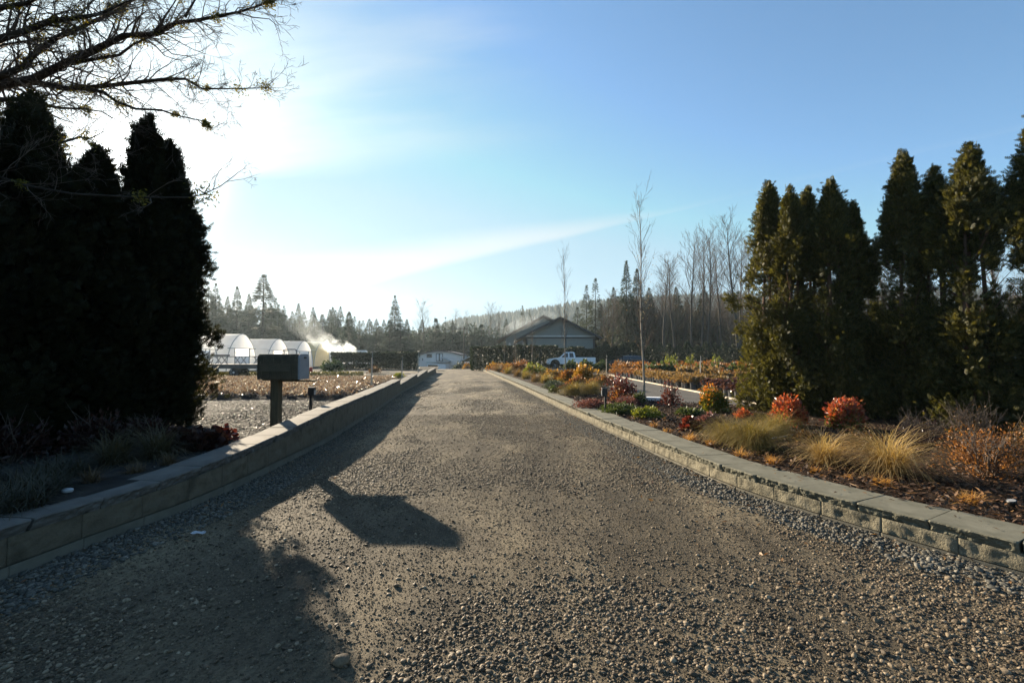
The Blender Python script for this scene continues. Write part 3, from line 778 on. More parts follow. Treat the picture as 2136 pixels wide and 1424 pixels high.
# small grit pressed into the surface
n = 190000
y = 1.75 + 9.5 * g.uniform(0, 1, n) ** 1.3; x = -3 + 6 * g.uniform(0, 1, n)
k = (x > wall_x(y, LALL) + 0.02) & (x < wall_x(y, RW) - 0.02); x, y = x[k], y[k]
tv = np.array([(1, 0, 0), (-0.5, 0.8, 0), (-0.5, -0.8, 0), (0, 0, 0.8)]); tt = np.array([(0, 1, 3), (1, 2, 3), (2, 0, 3)])
a = g.uniform(0, 6.28, len(x)); s = (0.0025 + 0.0075 * g.uniform(0, 1, len(x)) ** 2)[:, None]
P = np.stack([x, y, road_z(x, y)], -1)
Vg = P[:, None, :] + s[:, None, :] * np.stack([tv[None, :, 0] * np.cos(a)[:, None] - tv[None, :, 1] * np.sin(a)[:, None], tv[None, :, 0] * np.sin(a)[:, None] + tv[None, :, 1] * np.cos(a)[:, None], tv[None, :, 2] + 0 * a[:, None]], -1)
stuff('gravel', mesh_np('grit', Vg.reshape(-1, 3), (tt[None] + (np.arange(len(x)) * 4)[:, None, None]).reshape(-1, 3), 'grit_stone'), 'fine grit pressed into the dirt of the drive', 'gravel')
# wet shining gravel on the raised yard
n = 26000
y = 4.5 + 9.0 * g.uniform(0, 1, n) ** 0.9; x = wall_x(y, LALL) - 0.35 - 10.5 * g.uniform(0, 1, n) ** 1.2
P = np.stack([x, y, yard_z(y)], -1)
stuff('gravel', mesh_np('yard_gravel', *stones(P, g.uniform(0.010, 0.026, n), 1, g), 'pebble_wet', True), 'wet dark gravel glinting in the low sun behind the left wall', 'gravel')
n = 4200
y = 4.5 + 9.0 * g.uniform(0, 1, n) ** 0.9; x = wall_x(y, LALL) - 0.35 - 10.5 * g.uniform(0, 1, n) ** 1.2
stuff('gravel', mesh_np('yard_gravel_wet', *stones(np.stack([x, y, yard_z(y) + 0.006], -1), g.uniform(0.010, 0.024, n), 1, g), 'pebble_shiny', True), 'scattered wet stones that sparkle in the gravel yard behind the left wall', 'gravel')
# bark mulch
n = 62000
y = 1.6 + 13.0 * g.uniform(0, 1, n) ** 1.25; lo, hi = wall_x(y, RW) + 0.42, bed_x(y) - 0.2
x = lo + (np.minimum(hi, lo + 7) - lo) * g.uniform(0, 1, n)
P = np.stack([x, y, BED + 0.03 + 0.03 * g.uniform(0, 1, n)], -1)
d = rand_unit(n, g); d[:, 2] *= 0.35
stuff('mulch', mesh_np('mulch', *scatter(*LEAF, P, d, g.uniform(0.02, 0.075, n), g, 0.9, np.tile((0, 0, 1.0), (n, 1))), 'bark_chip'), 'dark brown bark mulch covering the right planting bed', 'mulch')
# fallen leaves and straw on drive and coping
n = 420
y = 2.0 + 9 * g.uniform(0, 1, n) ** 1.3; x = wall_x(y, RW) - np.abs(g.normal(0, 0.9, n)) - 0.03
k = g.uniform(0, 1, n) < 0.28; x = np.where(k, wall_x(y, LALL) + np.abs(g.normal(0, 0.5, n)) + 0.05, x)
P = np.stack([x, y, road_z(x, y) + 0.018], -1); d = rand_unit(n, g); d[:, 2] *= 0.2
A = scatter(*LEAF, P, d, g.uniform(0.02, 0.06, n), g, 0.8, np.tile((0, 0, 1.0), (n, 1)))
n = 40; i = g.integers(6, 13, n); t = g.uniform(0, 1, n)
rw = np.array(RW); bx = rw[i, 0] * (1 - t) + rw[i - 1, 0] * t + g.uniform(0.05, 0.35, n); by = rw[i, 1] * (1 - t) + rw[i - 1, 1] * t + 0.1
P = np.stack([bx, by, np.full(n, 0.238)], -1); d = rand_unit(n, g); d[:, 2] *= 0.06
B = scatter(*LEAF, P, d, g.uniform(0.02, 0.06, n), g, 0.6, np.tile((0, 0, 1.0), (n, 1)))
n = 800; y = 2.2 + 9 * g.uniform(0, 1, n) ** 1.2; x = wall_x(y, RW) + 0.5 + 3.2 * g.uniform(0, 1, n) ** 1.4
d = rand_unit(n, g); d[:, 2] *= 0.18
C3 = scatter(*LEAF, np.stack([x, y, np.full(n, BED + 0.07)], -1), d, g.uniform(0.03, 0.12, n), g, 0.2)
stuff('leaf_litter', mesh_np('leaf_litter', *merge([A, B, C3]), 'dead_leaf'), 'scattered dry leaves and straw lying on the gravel and coping', 'leaves')

# ------------------------------------------------------------------ retaining walls
def resample(pts, step):
    P = [np.array(p[:3] if len(p) > 2 else (p[0], p[1], 0.225), float) for p in pts]
    P = np.array(P); s = np.concatenate([[0], np.cumsum(np.linalg.norm(np.diff(P[:, :2], axis=0), axis=1))])
    n = max(1, int(round(s[-1] / step))); q = np.linspace(0, s[-1], n + 1)
    return np.stack([np.interp(q, s, P[:, k]) for k in range(3)], -1)
def cap_mesh(name, L, dep, th, g, m, rough=0.012):
    """coping stone: +X along the wall, front face towards -Y and split rough, top smooth"""
    nx, nz = 49, 9
    mb = MB()
    sd = int(g.integers(999))
    X = np.linspace(-L / 2, L / 2, nx); Zs = np.linspace(0, th, nz)
    vs, fs = [], []
    for z in Zs:
        for x in X:
            w = z / th
            e = 0.010 * max(0.0, 1 - (L / 2 - abs(x)) / 0.012)
            r = rough * 2.4 * (float(fbm(np.array(x * 22.0 + sd), np.array(z * 38.0 + 3), 4, sd)) - 0.45)
            under = 0.040 * (1 - w) ** 0.8                      # split face leans back towards the bottom
            rnd = 0.014 * max(0.0, (w - 0.86) / 0.14) ** 2       # eased top edge
            vs.append((x, -r * (1 - 0.7 * max(0.0, (w - 0.85) / 0.15)) + e + under + rnd - 0.006, z))
    for i in range(nz - 1):
        for k in range(nx - 1):
            a = i * nx + k; fs.append((a, a + 1, a + nx + 1, a + nx))
    b = len(vs)
    for z in (0, th):
        for x in X: vs.append((x, dep, z))
    for k in range(nx - 1):
        fs.append(((nz - 1) * nx + k, (nz - 1) * nx + k + 1, b + nx + k + 1, b + nx + k))   # top
        fs.append((k, b + k, b + k + 1, k + 1))
        fs.append((b + k, b + nx + k, b + nx + k + 1, b + k + 1))
    for k in (0, nx - 1):
        fs.append(tuple([i * nx + k for i in range(nz)] + [b + nx + k, b + k]))
    mb.add(vs, fs)
    return mb.mesh(name, m)
def face_mesh(segs, z0s, z1s, off, m, name, rough, seed, joint=0.006, fine_to=9.0, sidesign=1):
    """course of rough blocks along segs; each block bulges between its joints"""
    Vs, Ts = [], []; b0 = 0
    g2 = np.random.default_rng(seed)
    for i in range(len(segs) - 1):
        a, c = segs[i], segs[i + 1]
        d = c[:2] - a[:2]; L = np.linalg.norm(d); d = d / L; nrm = np.array((d[1], -d[0])) * sidesign
        fine = a[1] < fine_to
        nu, nv = (22, 11) if fine else (5, 4)
        u = np.concatenate([[0, joint / L / 2], np.linspace(0.03, 0.97, nu), [1 - joint / L / 2, 1]]); v = np.linspace(0, 1, nv)
        U, W = np.meshgrid(u, v)
        za = z0s[i] * (1 - U) + z0s[i + 1] * U; zb = z1s[i] * (1 - U) + z1s[i + 1] * U
        Zz = za + (zb - za) * W
        sx = g2.uniform(0, 99)
        edge = (np.minimum(U, 1 - U) * L / 0.03).clip(0, 1)
        bulge = rough * 2.4 * (fbm(U * L * 14 + sx, Zz * 14 + sx, 4, seed) - 0.42) * edge * (0.4 + 0.6 * (np.minimum(W, 1 - W) * 8).clip(0, 1))
        inn = np.where((U <= 0) | (U >= 1), -0.02, 0.0)
        o = off + bulge + inn
        PX = a[0] + d[0] * L * U + nrm[0] * o; PY = a[1] + d[1] * L * U + nrm[1] * o
        Vs.append(np.stack([PX, PY, Zz], -1).reshape(-1, 3))
        w = len(u); k = np.arange(w - 1)[None, :] + w * np.arange(nv - 1)[:, None]
        Ts.append(np.stack([k, k + 1, k + 1 + w, k + w], -1).reshape(-1, 4) + b0); b0 += len(Vs[-1])
    return mesh_np(name, np.concatenate(Vs), np.concatenate(Ts), m, True)
def core_mesh(runs, depth, z1off, sidesign, m, name):
    """solid backing under the coping, so the wall has thickness"""
    mb = MB()
    for segs in runs:
        n = len(segs); vs = []
        for i in range(n):
            a = segs[max(i - 1, 0)]; c = segs[min(i + 1, n - 1)]
            d = c[:2] - a[:2]; d = d / np.linalg.norm(d); nr = np.array((d[1], -d[0])) * sidesign
            p, q = segs[i][:2] - nr * 0.03, segs[i][:2] - nr * depth
            zt = segs[i][2] - z1off
            vs += [(*p, -0.1), (*p, zt), (*q, zt), (*q, -0.1)]
        fs = [(4 * i + k, 4 * i + (k + 1) % 4, 4 * i + 4 + (k + 1) % 4, 4 * i + 4 + k) for i in range(n - 1) for k in range(4)]
        fs += [(0, 1, 2, 3), tuple(4 * (n - 1) + k for k in (3, 2, 1, 0))]
        mb.add(vs, fs)
    return mb.mesh(name, m)
def build_wall(root, runs, th, base_h, cap_dep, mats, side, seed, capstep=0.475, jit=0.008):
    m_block, m_base, m_cap = mats
    g2 = np.random.default_rng(seed)
    kinds = [cap_mesh('cap_stone', capstep - 0.014, cap_dep, th, g2, m_cap) for _ in range(5)]
    for ri, run in enumerate(runs):
        segs = resample(run, 0.46)
        zt = segs[:, 2] - th
        part('block_course', face_mesh(segs, np.minimum(zt - 0.05, 0 * zt + base_h), zt, 0.0, m_block, 'block_course', 0.017, seed + ri, sidesign=side), root)
        part('base_course', face_mesh(segs, 0 * zt - 0.06, 0 * zt + base_h, 0.022, m_base, 'base_course', 0.002, seed + 30 + ri, sidesign=side), root)
        top = [(*(s[:2]), base_h) for s in segs]
        caps = resample(run, capstep)
        for i in range(len(caps) - 1):
            a, b = caps[i], caps[i + 1]; d = b - a
            c = (a + b) / 2; yaw = math.atan2(d[1], d[0]); L = np.linalg.norm(d[:2])
            nr = np.array((d[1], -d[0])) / L * side
            # the front of the stone faces -Y locally; for a wall walked the other way it is turned round
            flip = 0 if side > 0 else math.pi
            e = Matrix.Rotation(yaw + flip, 4, 'Z') @ Matrix.Rotation(-math.atan2(d[2], L) * (1 if side > 0 else -1), 4, 'Y')
            o = part('cap_stone', kinds[int(g2.integers(5))], root)
            o.matrix_local = Matrix.Translation((c[0] + nr[0] * (0.022 + g2.normal(0, jit)), c[1] + nr[1] * (0.022 + g2.normal(0, jit)), c[2] - th + g2.normal(0, 0.0015))) @ e @ Matrix.Rotation(g2.normal(0, 0.012), 4, 'Z')
            o.scale = (L / capstep, 1, 1)
    part('wall_core', core_mesh([resample(r, 0.46) for r in runs], cap_dep - 0.06, th + 0.004, side, m_base, 'wall_core'), root)
lw = thing('retaining_wall', 'low tan block retaining wall with grey coping on the shaded left of the drive, stepped at its far end', 'wall', (0, 0, 0))
build_wall(lw, [LW, LW2, LW3, LW4], 0.085, 0.085, 0.34, ('concrete_block_shaded', 'base_concrete', 'cap_concrete_left'), 1, 40)
rw_ = thing('retaining_wall', 'low curved split faced block wall with smooth coping edging the sunlit right planting bed', 'wall', (0, 0, 0))
build_wall(rw_, [RW], 0.078, 0.032, 0.46, ('concrete_block', 'base_concrete', 'cap_concrete'), -1, 80)

# ------------------------------------------------------------------ arborvitae
def arborvitae(H, R0, seed, leafm, nclump, per, gap=0.0, size=0.13, core=True, sprig=None, pw=1.6):
    g = np.random.default_rng(seed)
    def prof(t):
        return R0 * np.where(t < 0.12, 0.72 + 2.3 * t, np.where(t < 0.42, 1.0 - 0.15 * (t - .12), (1 - ((t - 0.42).clip(0) / 0.585) ** pw).clip(0.02) * 0.955))
    t = g.uniform(0.0, 1, nclump) ** 0.9; phi = g.uniform(0, 2 * np.pi, nclump)
    lob = 1 + 0.34 * np.sin(phi * 2 + seed) * np.sin(t * 13 + seed) + 0.24 * np.sin(phi * 5 + t * 19 + seed)
    keep = np.ones(nclump, bool)
    if gap > 0:
        w = np.exp(-((t - 0.52) / 0.13) ** 2) * gap
        keep = g.uniform(0, 1, nclump) > w
        lob = lob * (1 - 0.30 * w)
    t, phi, lob = t[keep], phi[keep], lob[keep]
    r = prof(t) * lob * g.uniform(0.50, 1.12, len(t))
    C = np.stack([r * np.cos(phi), r * np.sin(phi), 0.06 + t * (H - 0.1)], -1)
    n = len(C) * per
    idx = np.repeat(np.arange(len(C)), per)
    outd = np.stack([np.cos(phi), np.sin(phi), 0 * phi], -1)[idx]
    rad = ((0.085 + 0.10 * (1 - t)) * g.uniform(0.7, 1.25, len(t)))[idx] * (R0 / 0.6)
    off = g.normal(size=(n, 3)) * rad[:, None] * np.array((0.55, 0.55, 0.9))
    P = C[idx] + off
    P[:, 2] = P[:, 2].clip(0.03)
    d = outd * 0.75 + np.array((0, 0, 0.7)) + 0.45 * g.normal(size=(n, 3))
    parts = [scatter(*FROND, P, d, size * g.uniform(0.65, 1.3, n), g, 1.0, np.cross(outd, np.array((0, 0, 1.0))) * 0.4 + outd * 0.8)]
    # leader shoots at the top
    m = 170; tt = 1.035 - 0.26 * g.uniform(0, 1, m) ** 1.5; sa = g.integers(0, 5, m) * 1.3 + seed; so = 0.34 * R0 * (1.04 - tt) / 0.26 + 0.015
    P = np.stack([so * np.cos(sa) + g.normal(0, 0.03, m), so * np.sin(sa) + g.normal(0, 0.03, m), tt * H - 0.10 * (sa % 0.7) * H * 0.3], -1)
    parts.append(scatter(*FROND, P, np.array((0, 0, 1.6)) + 0.5 * g.normal(size=(m, 3)), size * g.uniform(0.8, 1.7, m), g))
    for k in range(4 if gap > 0 else 3):      # secondary leaders that make the top ragged
        a = g.uniform(0, 6.28); rr = R0 * g.uniform(0.22, 0.5); zt = H * g.uniform(0.84, 0.985); m = 90
        u = g.uniform(0, 1, m)
        P = np.stack([rr * math.cos(a) + g.normal(0, 1, m) * 0.085 * (1.05 - u), rr * math.sin(a) + g.normal(0, 1, m) * 0.085 * (1.05 - u), zt - 0.55 * (1 - u)], -1)
        parts.append(scatter(*FROND, P, np.array((0, 0, 1.1)) + 0.55 * g.normal(size=(m, 3)), size * g.uniform(0.7, 1.2, m), g))
    if core:   # inner foliage that keeps the crown opaque
        m = int(nclump * per * (0.08 if gap > 0 else 0.16)); tt = g.uniform(0.02, 0.94, m); ph = g.uniform(0, 6.28, m); rr = prof(tt) * np.sqrt(g.uniform(0, 0.5, m))
        if gap > 0:
            k = g.uniform(0, 1, m) > np.exp(-((tt - 0.52) / 0.14) ** 2) * 0.9; tt, ph, rr = tt[k], ph[k], rr[k]; m = len(tt)
        P = np.stack([rr * np.cos(ph), rr * np.sin(ph), tt * H], -1)
        parts.append(scatter(*FROND, P, rand_unit(m, g) + np.array((0, 0, 0.6)), size * 1.7, g))
    if sprig is not None:
        for (sx, sy, sz) in sprig:
            m = 90; P = np.array((sx, sy, sz)) + g.normal(size=(m, 3)).clip(-1.4, 1.4) * np.array((0.10, 0.06, 0.07))
            parts.append(scatter(*FROND, P, np.array((np.sign(sx) * 0.8, 0, 0.25)) + 0.5 * g.normal(size=(m, 3)), size, g))
    crown = mesh_np('crown', *merge(parts), leafm)
    mb = MB()
    for k in range(3 if gap > 0 else 1):
        a = k * 2.1 + seed
        e = 0.10 if gap > 0 else 0.0
        mb.tube([(e * math.cos(a), e * math.sin(a), -0.1), (e * 1.6 * math.cos(a), e * 1.6 * math.sin(a), H * 0.4), (e * 0.8 * math.cos(a), e * 0.8 * math.sin(a), H * 0.9)], [0.05, 0.036, 0.01], 7)
    for (sx, sy, sz) in (sprig or []):
        mb.tube([(0, 0, sz - 0.22), (sx * 0.6, sy * 0.6, sz + 0.02), (sx * 1.05, sy, sz)], [0.016, 0.010, 0.004], 5)
    tr = mb.mesh('trunk', 'bark_red', smooth=True)
    limbs = []
    for k in range(34 if gap > 0 else 30):
        z = g.uniform(0.25, 0.75) * H; a = g.uniform(0, 6.28); L = float(prof(np.array(z / H))) * 0.8
        limbs.append(tube_np([(0.08 * math.cos(a), 0.08 * math.sin(a), z), (L * 0.6 * math.cos(a), L * 0.6 * math.sin(a), z + 0.15), (L * math.cos(a), L * math.sin(a), z + 0.42)], [0.012, 0.009, 0.004]))
    lm = mesh_np('limbs', *merge(limbs), 'bark_red')
    return crown, tr, lm
def plant_tree(name, label, cat, loc, meshes, rz=0, group=None, names=('crown', 'trunk', 'inner_twig')):
    t = thing(name, label, cat, loc, rz, group)
    for nm, me in zip(names, meshes): part(nm, me, t)
    return t
LG = 'dark columnar evergreens on the left of the drive'
LTREES = [  # px of the stem, depth, top py, radius, label
    (340, 7.15, 296, 0.50, 'dark columnar evergreen nearest the mailbox, a sprig poking out of its right side'),
    (294, 6.75, 246, 0.44, 'dark columnar evergreen with a tall thin leader spike in front of the sun glow'),
    (188, 6.15, 312, 0.55, 'dark columnar evergreen with a blunt rounded top left of the spiked tree'),
    (45, 5.45, 196, 0.54, 'dark columnar evergreen under the bare overhanging limbs at the left frame edge'),
    (-190, 4.55, 150, 0.60, 'dark columnar evergreen cut by the left frame edge'),
    (-560, 3.6, 60, 0.62, 'dark columnar evergreen wholly beyond the left frame edge, shading the drive')]
for i, (px, y, ty, r, lab) in enumerate(LTREES[:5]):
    b = D(px, 800, y); z0 = float(yard_z(y)); top = D(px, ty, y).z
    sp = [(0.55, -0.1, 1.55), (0.52, 0.0, 2.75)] if i == 0 else None
    plant_tree('arborvitae_tree', lab, 'tree', (b.x, y, z0), arborvitae((top - z0) * 0.96, r * 1.04, 100 + i, 'arborvitae_shaded', 360, 60, 0.0, 0.125, True, sp), 0, LG)
RG = 'sunlit columnar evergreens on the right of the path'
RTREES = [
    (1610, 10.6, 375, 0.56, 'sunlit columnar evergreen leftmost of the right group, with a drooping sprig'),
    (1655, 10.0, 384, 0.48, 'slim columnar evergreen with olive sunlit side, second from the left of the right group'),
    (1692, 10.4, 388, 0.46, 'narrow dark spired evergreen between the olive one and the twin topped one'),
    (1742, 9.5, 372, 0.56, 'columnar evergreen with ragged twin tops between the narrow spire and the shorter one'),
    (1788, 9.7, 418, 0.40, 'shorter columnar evergreen beside the sky gap in the right group'),
    (1896, 8.7, 312, 0.54, 'tall columnar evergreen with golden green lit side just right of the sky gap'),
    (1962, 8.5, 348, 0.54, 'columnar evergreen with open middle showing red stems between two taller ones'),
    (2036, 7.8, 296, 0.60, 'tallest full crowned evergreen of the right group, brown tips at its top'),
    (2185, 7.2, 210, 0.50, 'columnar evergreen cut by the right frame edge')]
for i, (px, y, ty, r, lab) in enumerate(RTREES):
    b = D(px, 800, y); top = D(px, ty, y).z
    sp = [(-0.95, -0.1, 2.62), (-0.8, 0.0, 2.45)] if i == 0 else None
    plant_tree('arborvitae_tree', lab, 'tree', (b.x, y, BED - 0.02), arborvitae((top - BED) * 0.955, r * 1.06, 200 + i * 3, 'arborvitae_sunlit', 235, 84, 0.78, 0.108, True, sp), 0, RG)

# ------------------------------------------------------------------ bare tree reaching in at top left
g = np.random.default_rng(77)
limbs_px = [  # (px, py) traced limbs, depth from - to, start and end thickness
    ([(-260, 330), (-90, 230), (0, 178), (70, 160), (140, 135), (197, 100), (260, 72), (323, 67), (369, 46), (421, 40), (499, 28), (548, 8), (585, -2)], 6.3, 5.6, 0.055, 0.006),
    ([(-120, 240), (0, 160), (53, 137), (67, 123), (116, 81), (147, 63), (211, 35), (253, 16), (290, -8), (360, -40)], 6.0, 5.4, 0.040, 0.006),
    ([(-140, 150), (0, 81), (46, 63), (105, 46), (158, 42), (211, 32), (246, 14), (300, -12)], 5.4, 5.0, 0.042, 0.006),
    ([(-60, 205), (0, 180), (77, 172), (147, 186), (211, 176), (281, 172), (351, 167), (386, 163), (421, 183), (492, 186), (562, 183)], 6.2, 6.4, 0.040, 0.004),
    ([(77, 172), (125, 183), (176, 183), (214, 193), (239, 211), (281, 225), (334, 232), (372, 242), (421, 253), (440, 268)], 6.2, 6.0, 0.026, 0.004),
    ([(-40, 215), (30, 205), (85, 216), (123, 225), (176, 228), (211, 232), (253, 256)], 5.9, 6.2, 0.024, 0.004),
    ([(-60, 290), (20, 285), (98, 298), (140, 297), (165, 288), (190, 291), (218, 274)], 5.5, 5.5, 0.022, 0.004),
    ([(-80, 352), (0, 372), (53, 384), (150, 402), (290, 416), (393, 411), (421, 406), (456, 386), (491, 365)], 5.0, 4.6, 0.016, 0.003),
    ([(140, 135), (197, 123), (246, 116), (281, 91), (305, 77), (330, 55)], 6.1, 5.9, 0.022, 0.005),
    ([(386, 36), (404, 7), (425, -30)], 5.8, 5.8, 0.015, 0.005),
    ([(323, 67), (345, 35), (362, 10), (380, -20)], 5.8, 5.9, 0.014, 0.004),
    ([(499, 28), (530, 36), (560, 40), (580, 55)], 5.7, 5.6, 0.009, 0.003),
    ([(-100, 70), (0, 12), (60, 5), (120, -20)], 5.2, 5.0, 0.034, 0.01),
    ([(-80, 120), (10, 95), (80, 88), (150, 70), (180, 40), (185, -10)], 5.8, 5.5, 0.018, 0.005),
    ([(-60, 330), (40, 330), (120, 352), (180, 348), (230, 330)], 5.6, 5.6, 0.014, 0.003)]
TB = np.array((-9.6, 5.8, float(yard_z(5.8))))
root = thing('bare_tree', 'leafless mossy tree whose limbs and fine twigs reach in at the top left corner', 'tree', TB)
tb, tw, ms = [], [], []
fork = TB + np.array((0.25, 0.1, 3.0))
tb.append(tube_np([TB - np.array((0, 0, .1)), TB + np.array((0.05, 0, 1.0)), TB + np.array((0.1, 0, 2.0)), fork, fork + np.array((0.1, -0.1, 2.0)), fork + np.array((0.3, -0.2, 4.0))], [0.24, 0.19, 0.17, 0.15, 0.10, 0.03], 10))
for pts, d0, d1, r0, r1 in limbs_px:
    m = len(pts)
    P = np.array([D(px, py, d0 + (d1 - d0) * i / (m - 1)) for i, (px, py) in enumerate(pts)])
    P[1:-1] += g.normal(0, 0.012, (m - 2, 3))
    rad = np.linspace(r0 * 1.2, r1, m)
    if pts[0][0] < -30:
        q = fork + np.array((0, 0, np.clip(P[0][2] - fork[2] - 0.8, -0.5, 2.6)))
        P = np.concatenate([[q, (q + P[0]) / 2 + np.array((0, 0, 0.1))], P]); rad = np.concatenate([[r0 * 1.7, r0 * 1.3], rad])
    tb.append(tube_np(P, rad, 6 if r0 > 0.02 else 4))
    # side twigs
    seglen = np.linalg.norm(np.diff(P, axis=0), axis=1); tot = seglen[2:].sum() if pts[0][0] < -30 else seglen.sum()
    for k in range(int(tot * 19 * min(1.0, max(0.12, (r0 / 0.034) ** 1.5)))):
        i = int(g.integers(2 if pts[0][0] < -30 else 0, len(P) - 1)); t = g.uniform(0, 1)
        q = P[i] * (1 - t) + P[i + 1] * t; dd = unit(P[i + 1] - P[i])
        nd = unit(dd * 0.85 + 0.75 * rand_unit(1, g)[0])
        L = g.uniform(0.2, 0.78) * (0.5 + 0.5 * min(1, rad[i] / 0.02))
        branch(tw, q, nd, L, max(rad[i] * 0.34, 0.0042), 2, g, up=0.04, wob=0.24, kids=4, rmin=0.0018 if r0 > 0.02 else 0.0013, spread=0.75, lens=0.5)
    # moss in tufts on the upper sides
    for k in range(int(tot * 2.6 * min(1, r0 / 0.024))):
        i = int(g.integers(1, len(P) - 1)); t = g.uniform(0, 1); q = P[i] * (1 - t) + P[i + 1] * t
        n = int(g.integers(40, 170)); s = g.uniform(0.02, 0.06)
        pos = q + g.normal(size=(n, 3)) * s
        ms.append(scatter(*LEAF, pos, rand_unit(n, g), 0.035, g))
def local(VT, b): return VT[0] - b, VT[1]
part('trunk', mesh_np('trunk', *local(merge(tb), TB), 'bark_dark', True), root)
part('twig', mesh_np('twig', *local(merge(tw), TB), 'twig_brown', True), root)
part('moss', mesh_np('moss', *local(merge(ms), TB), 'moss'), root)

# ------------------------------------------------------------------ mailbox, path lights, small things
MY = 7.2
mb_c = D(577, 800, MY)
mailbox = thing('mailbox', 'large ribbed dark metal mailbox on a square wooden post behind the left wall', 'mailbox', (mb_c.x, MY, float(yard_z(MY))), R(-3))
ZB = 1.095 - 0.34; L0, L1 = -0.235, 0.437; HB = 0.375; DB = 0.27
part('post', MB().box((0, 0, 0.33), (0.125, 0.125, 0.86)).mesh('post', 'weathered_wood', 0.006), mailbox)
def box_prof(e=0.0):
    w = DB / 2 + e; pts = [(-w, -e), (w, -e), (w + 0.004, HB * 0.55)]
    for k in range(7):
        a = R(15 * k + 0)
        pts.append((w - 0.06 + 0.06 * math.cos(a), HB - 0.06 + (0.06 + e) * math.sin(a)))
    for k in range(7):
        a = R(90 + 15 * k)
        pts.append((-w + 0.06 + 0.06 * math.cos(a), HB - 0.06 + (0.06 + e) * math.sin(a)))
    pts.append((-w - 0.004, HB * 0.55))
    return pts
m = MB().extrude(box_prof(), L0, L1 - 0.02, lambda u, v, d: (d, u, ZB + v))
for k in range(22):      # corrugation of the sheet
    x = L0 + 0.014 + k * 0.029
    m.extrude(box_prof(0.010), x, x + 0.014, lambda u, v, d: (d, u, ZB + v))
part('box', m.mesh('box', 'mailbox_metal'), mailbox)
part('flat_panel', MB().box((0.06, -DB / 2 - 0.012, ZB + 0.17), (0.48, 0.012, 0.10)).box((0.06, -DB / 2 - 0.016, ZB + 0.225), (0.53, 0.016, 0.014)).box((0.06, -DB / 2 - 0.016, ZB + 0.115), (0.53, 0.016, 0.010)).mesh('flat_panel', 'mailbox_metal', 0.003), mailbox)
dr = part('door', MB().extrude(box_prof(0.010), L1 - 0.02, L1 + 0.012, lambda u, v, d: (d, u, ZB + v)).mesh('door', 'mailbox_door', 0.004), mailbox)
dr['label'] = 'pale grey end door'
part('handle', MB().box((L1 + 0.022, 0, ZB + HB - 0.05), (0.02, 0.05, 0.025)).mesh('handle', 'mailbox_metal', 0.004), dr)
part('base_board', MB().box(((L0 + L1) / 2 - 0.03, 0, ZB - 0.018), (0.50, 0.18, 0.026)).mesh('base_board', 'weathered_wood', 0.003), mailbox)
sh = D(604, 786, MY)
part('shelf_board', MB().box((0.30, 0.06, ZB - 0.040), (0.58, 0.10, 0.022)).mesh('shelf_board', 'weathered_wood', 0.003), mailbox)

def path_light():
    r = thing('path_light', '', 'path light')
    part('post', MB().box((0, 0, 0.17), (0.045, 0.045, 0.42)).mesh('post', 'black_plastic', 0.004), r)
    h = part('lamp_head', MB().box((0.02, 0, 0.42), (0.12, 0.085, 0.155)).box((0.02, 0, 0.503), (0.13, 0.095, 0.014)).mesh('lamp_head', 'black_plastic', 0.008), r)
    part('lens', MB().box((0.083, 0, 0.41), (0.008, 0.06, 0.09)).mesh('lens', 'lens_glass', 0.002), h)
    return r
pl = Proto(path_light())
b = G(648, 861, 0.34); pl.place((b.x, b.y, 0.33), R(-8), 1.0, 'black square headed path light standing behind the left wall next to the mailbox', 'path lights')
b = G(1263, 862, BED); pl.place((b.x, b.y, BED), R(180), (1, 1, 1.12), 'black square headed path light in the right bed beside the curb of the drive', 'path lights')
# garden spotlight at the right frame edge
b = G(2116, 1068, BED)
r = thing('garden_spotlight', 'small black garden spotlight in the mulch at the right frame edge', 'spotlight', (b.x, b.y, BED))
part('stake', MB().tube([(0, 0, -0.05), (0, 0, 0.03)], 0.008, 8).mesh('stake', 'black_plastic'), r)
hd = part('lamp_head', MB().tube([(0.0, 0, 0.03), (-0.005, 0, 0.05), (-0.02, 0, 0.09), (-0.022, 0, 0.096)], [0.016, 0.026, 0.032, 0.034], 14).mesh('lamp_head', 'black_plastic', smooth=True), r)
part('lens', MB().tube([(-0.022, 0, 0.0965), (-0.0225, 0, 0.0985)], 0.028, 14).mesh('lens', 'lens_glass'), hd)
# pale utility box by the sapling, white tag, litter
b = G(1361, 838, BED)
r = thing('utility_box', 'small white lidded box on the ground beside the tallest sapling', 'box', (b.x, b.y, BED - 0.03), R(-20))
part('body', MB().box((0, 0, 0.07), (0.40, 0.24, 0.14)).mesh('body', 'white_paint', 0.01), r)
part('lid', MB().box((0, 0, 0.15), (0.43, 0.27, 0.03)).mesh('lid', 'white_paint', 0.008), r)
b = G(1632, 920, BED)
tag(link('hose_pipe', MB().tube([(-0.16, -0.02, 0), (0, 0, 0.02), (0.2, 0.04, 0.045)], 0.011, 8).mesh('hose_pipe', 'galvanised', smooth=True), None, (b.x, b.y, BED + 0.05)), 'short pale pipe lying in the mulch behind the olive grass clumps', 'pipe')
b = G(141, 1028, 0.34)
me = mesh_np('white_stone', ICO2[0] * np.array((0.042, 0.034, 0.022)) * (1 + 0.08 * np.sin(ICO2[0] @ np.array((5, 3, 4.0))))[:, None], ICO2[1], 'white_stone', True)
tag(link('stone', me, None, (b.x, b.y, 0.362)), 'smooth whitish stone lying at the inner edge of the shaded left coping', 'stone')
b = G(414, 1119, 0)
V, T = grid(np.linspace(-0.045, 0.05, 9), np.linspace(-0.03, 0.03, 7), lambda X, Y: 0.02 + 0.022 * fbm(X * 40, Y * 40, 3, 4) + 0.25 * np.abs(X - 0.01))
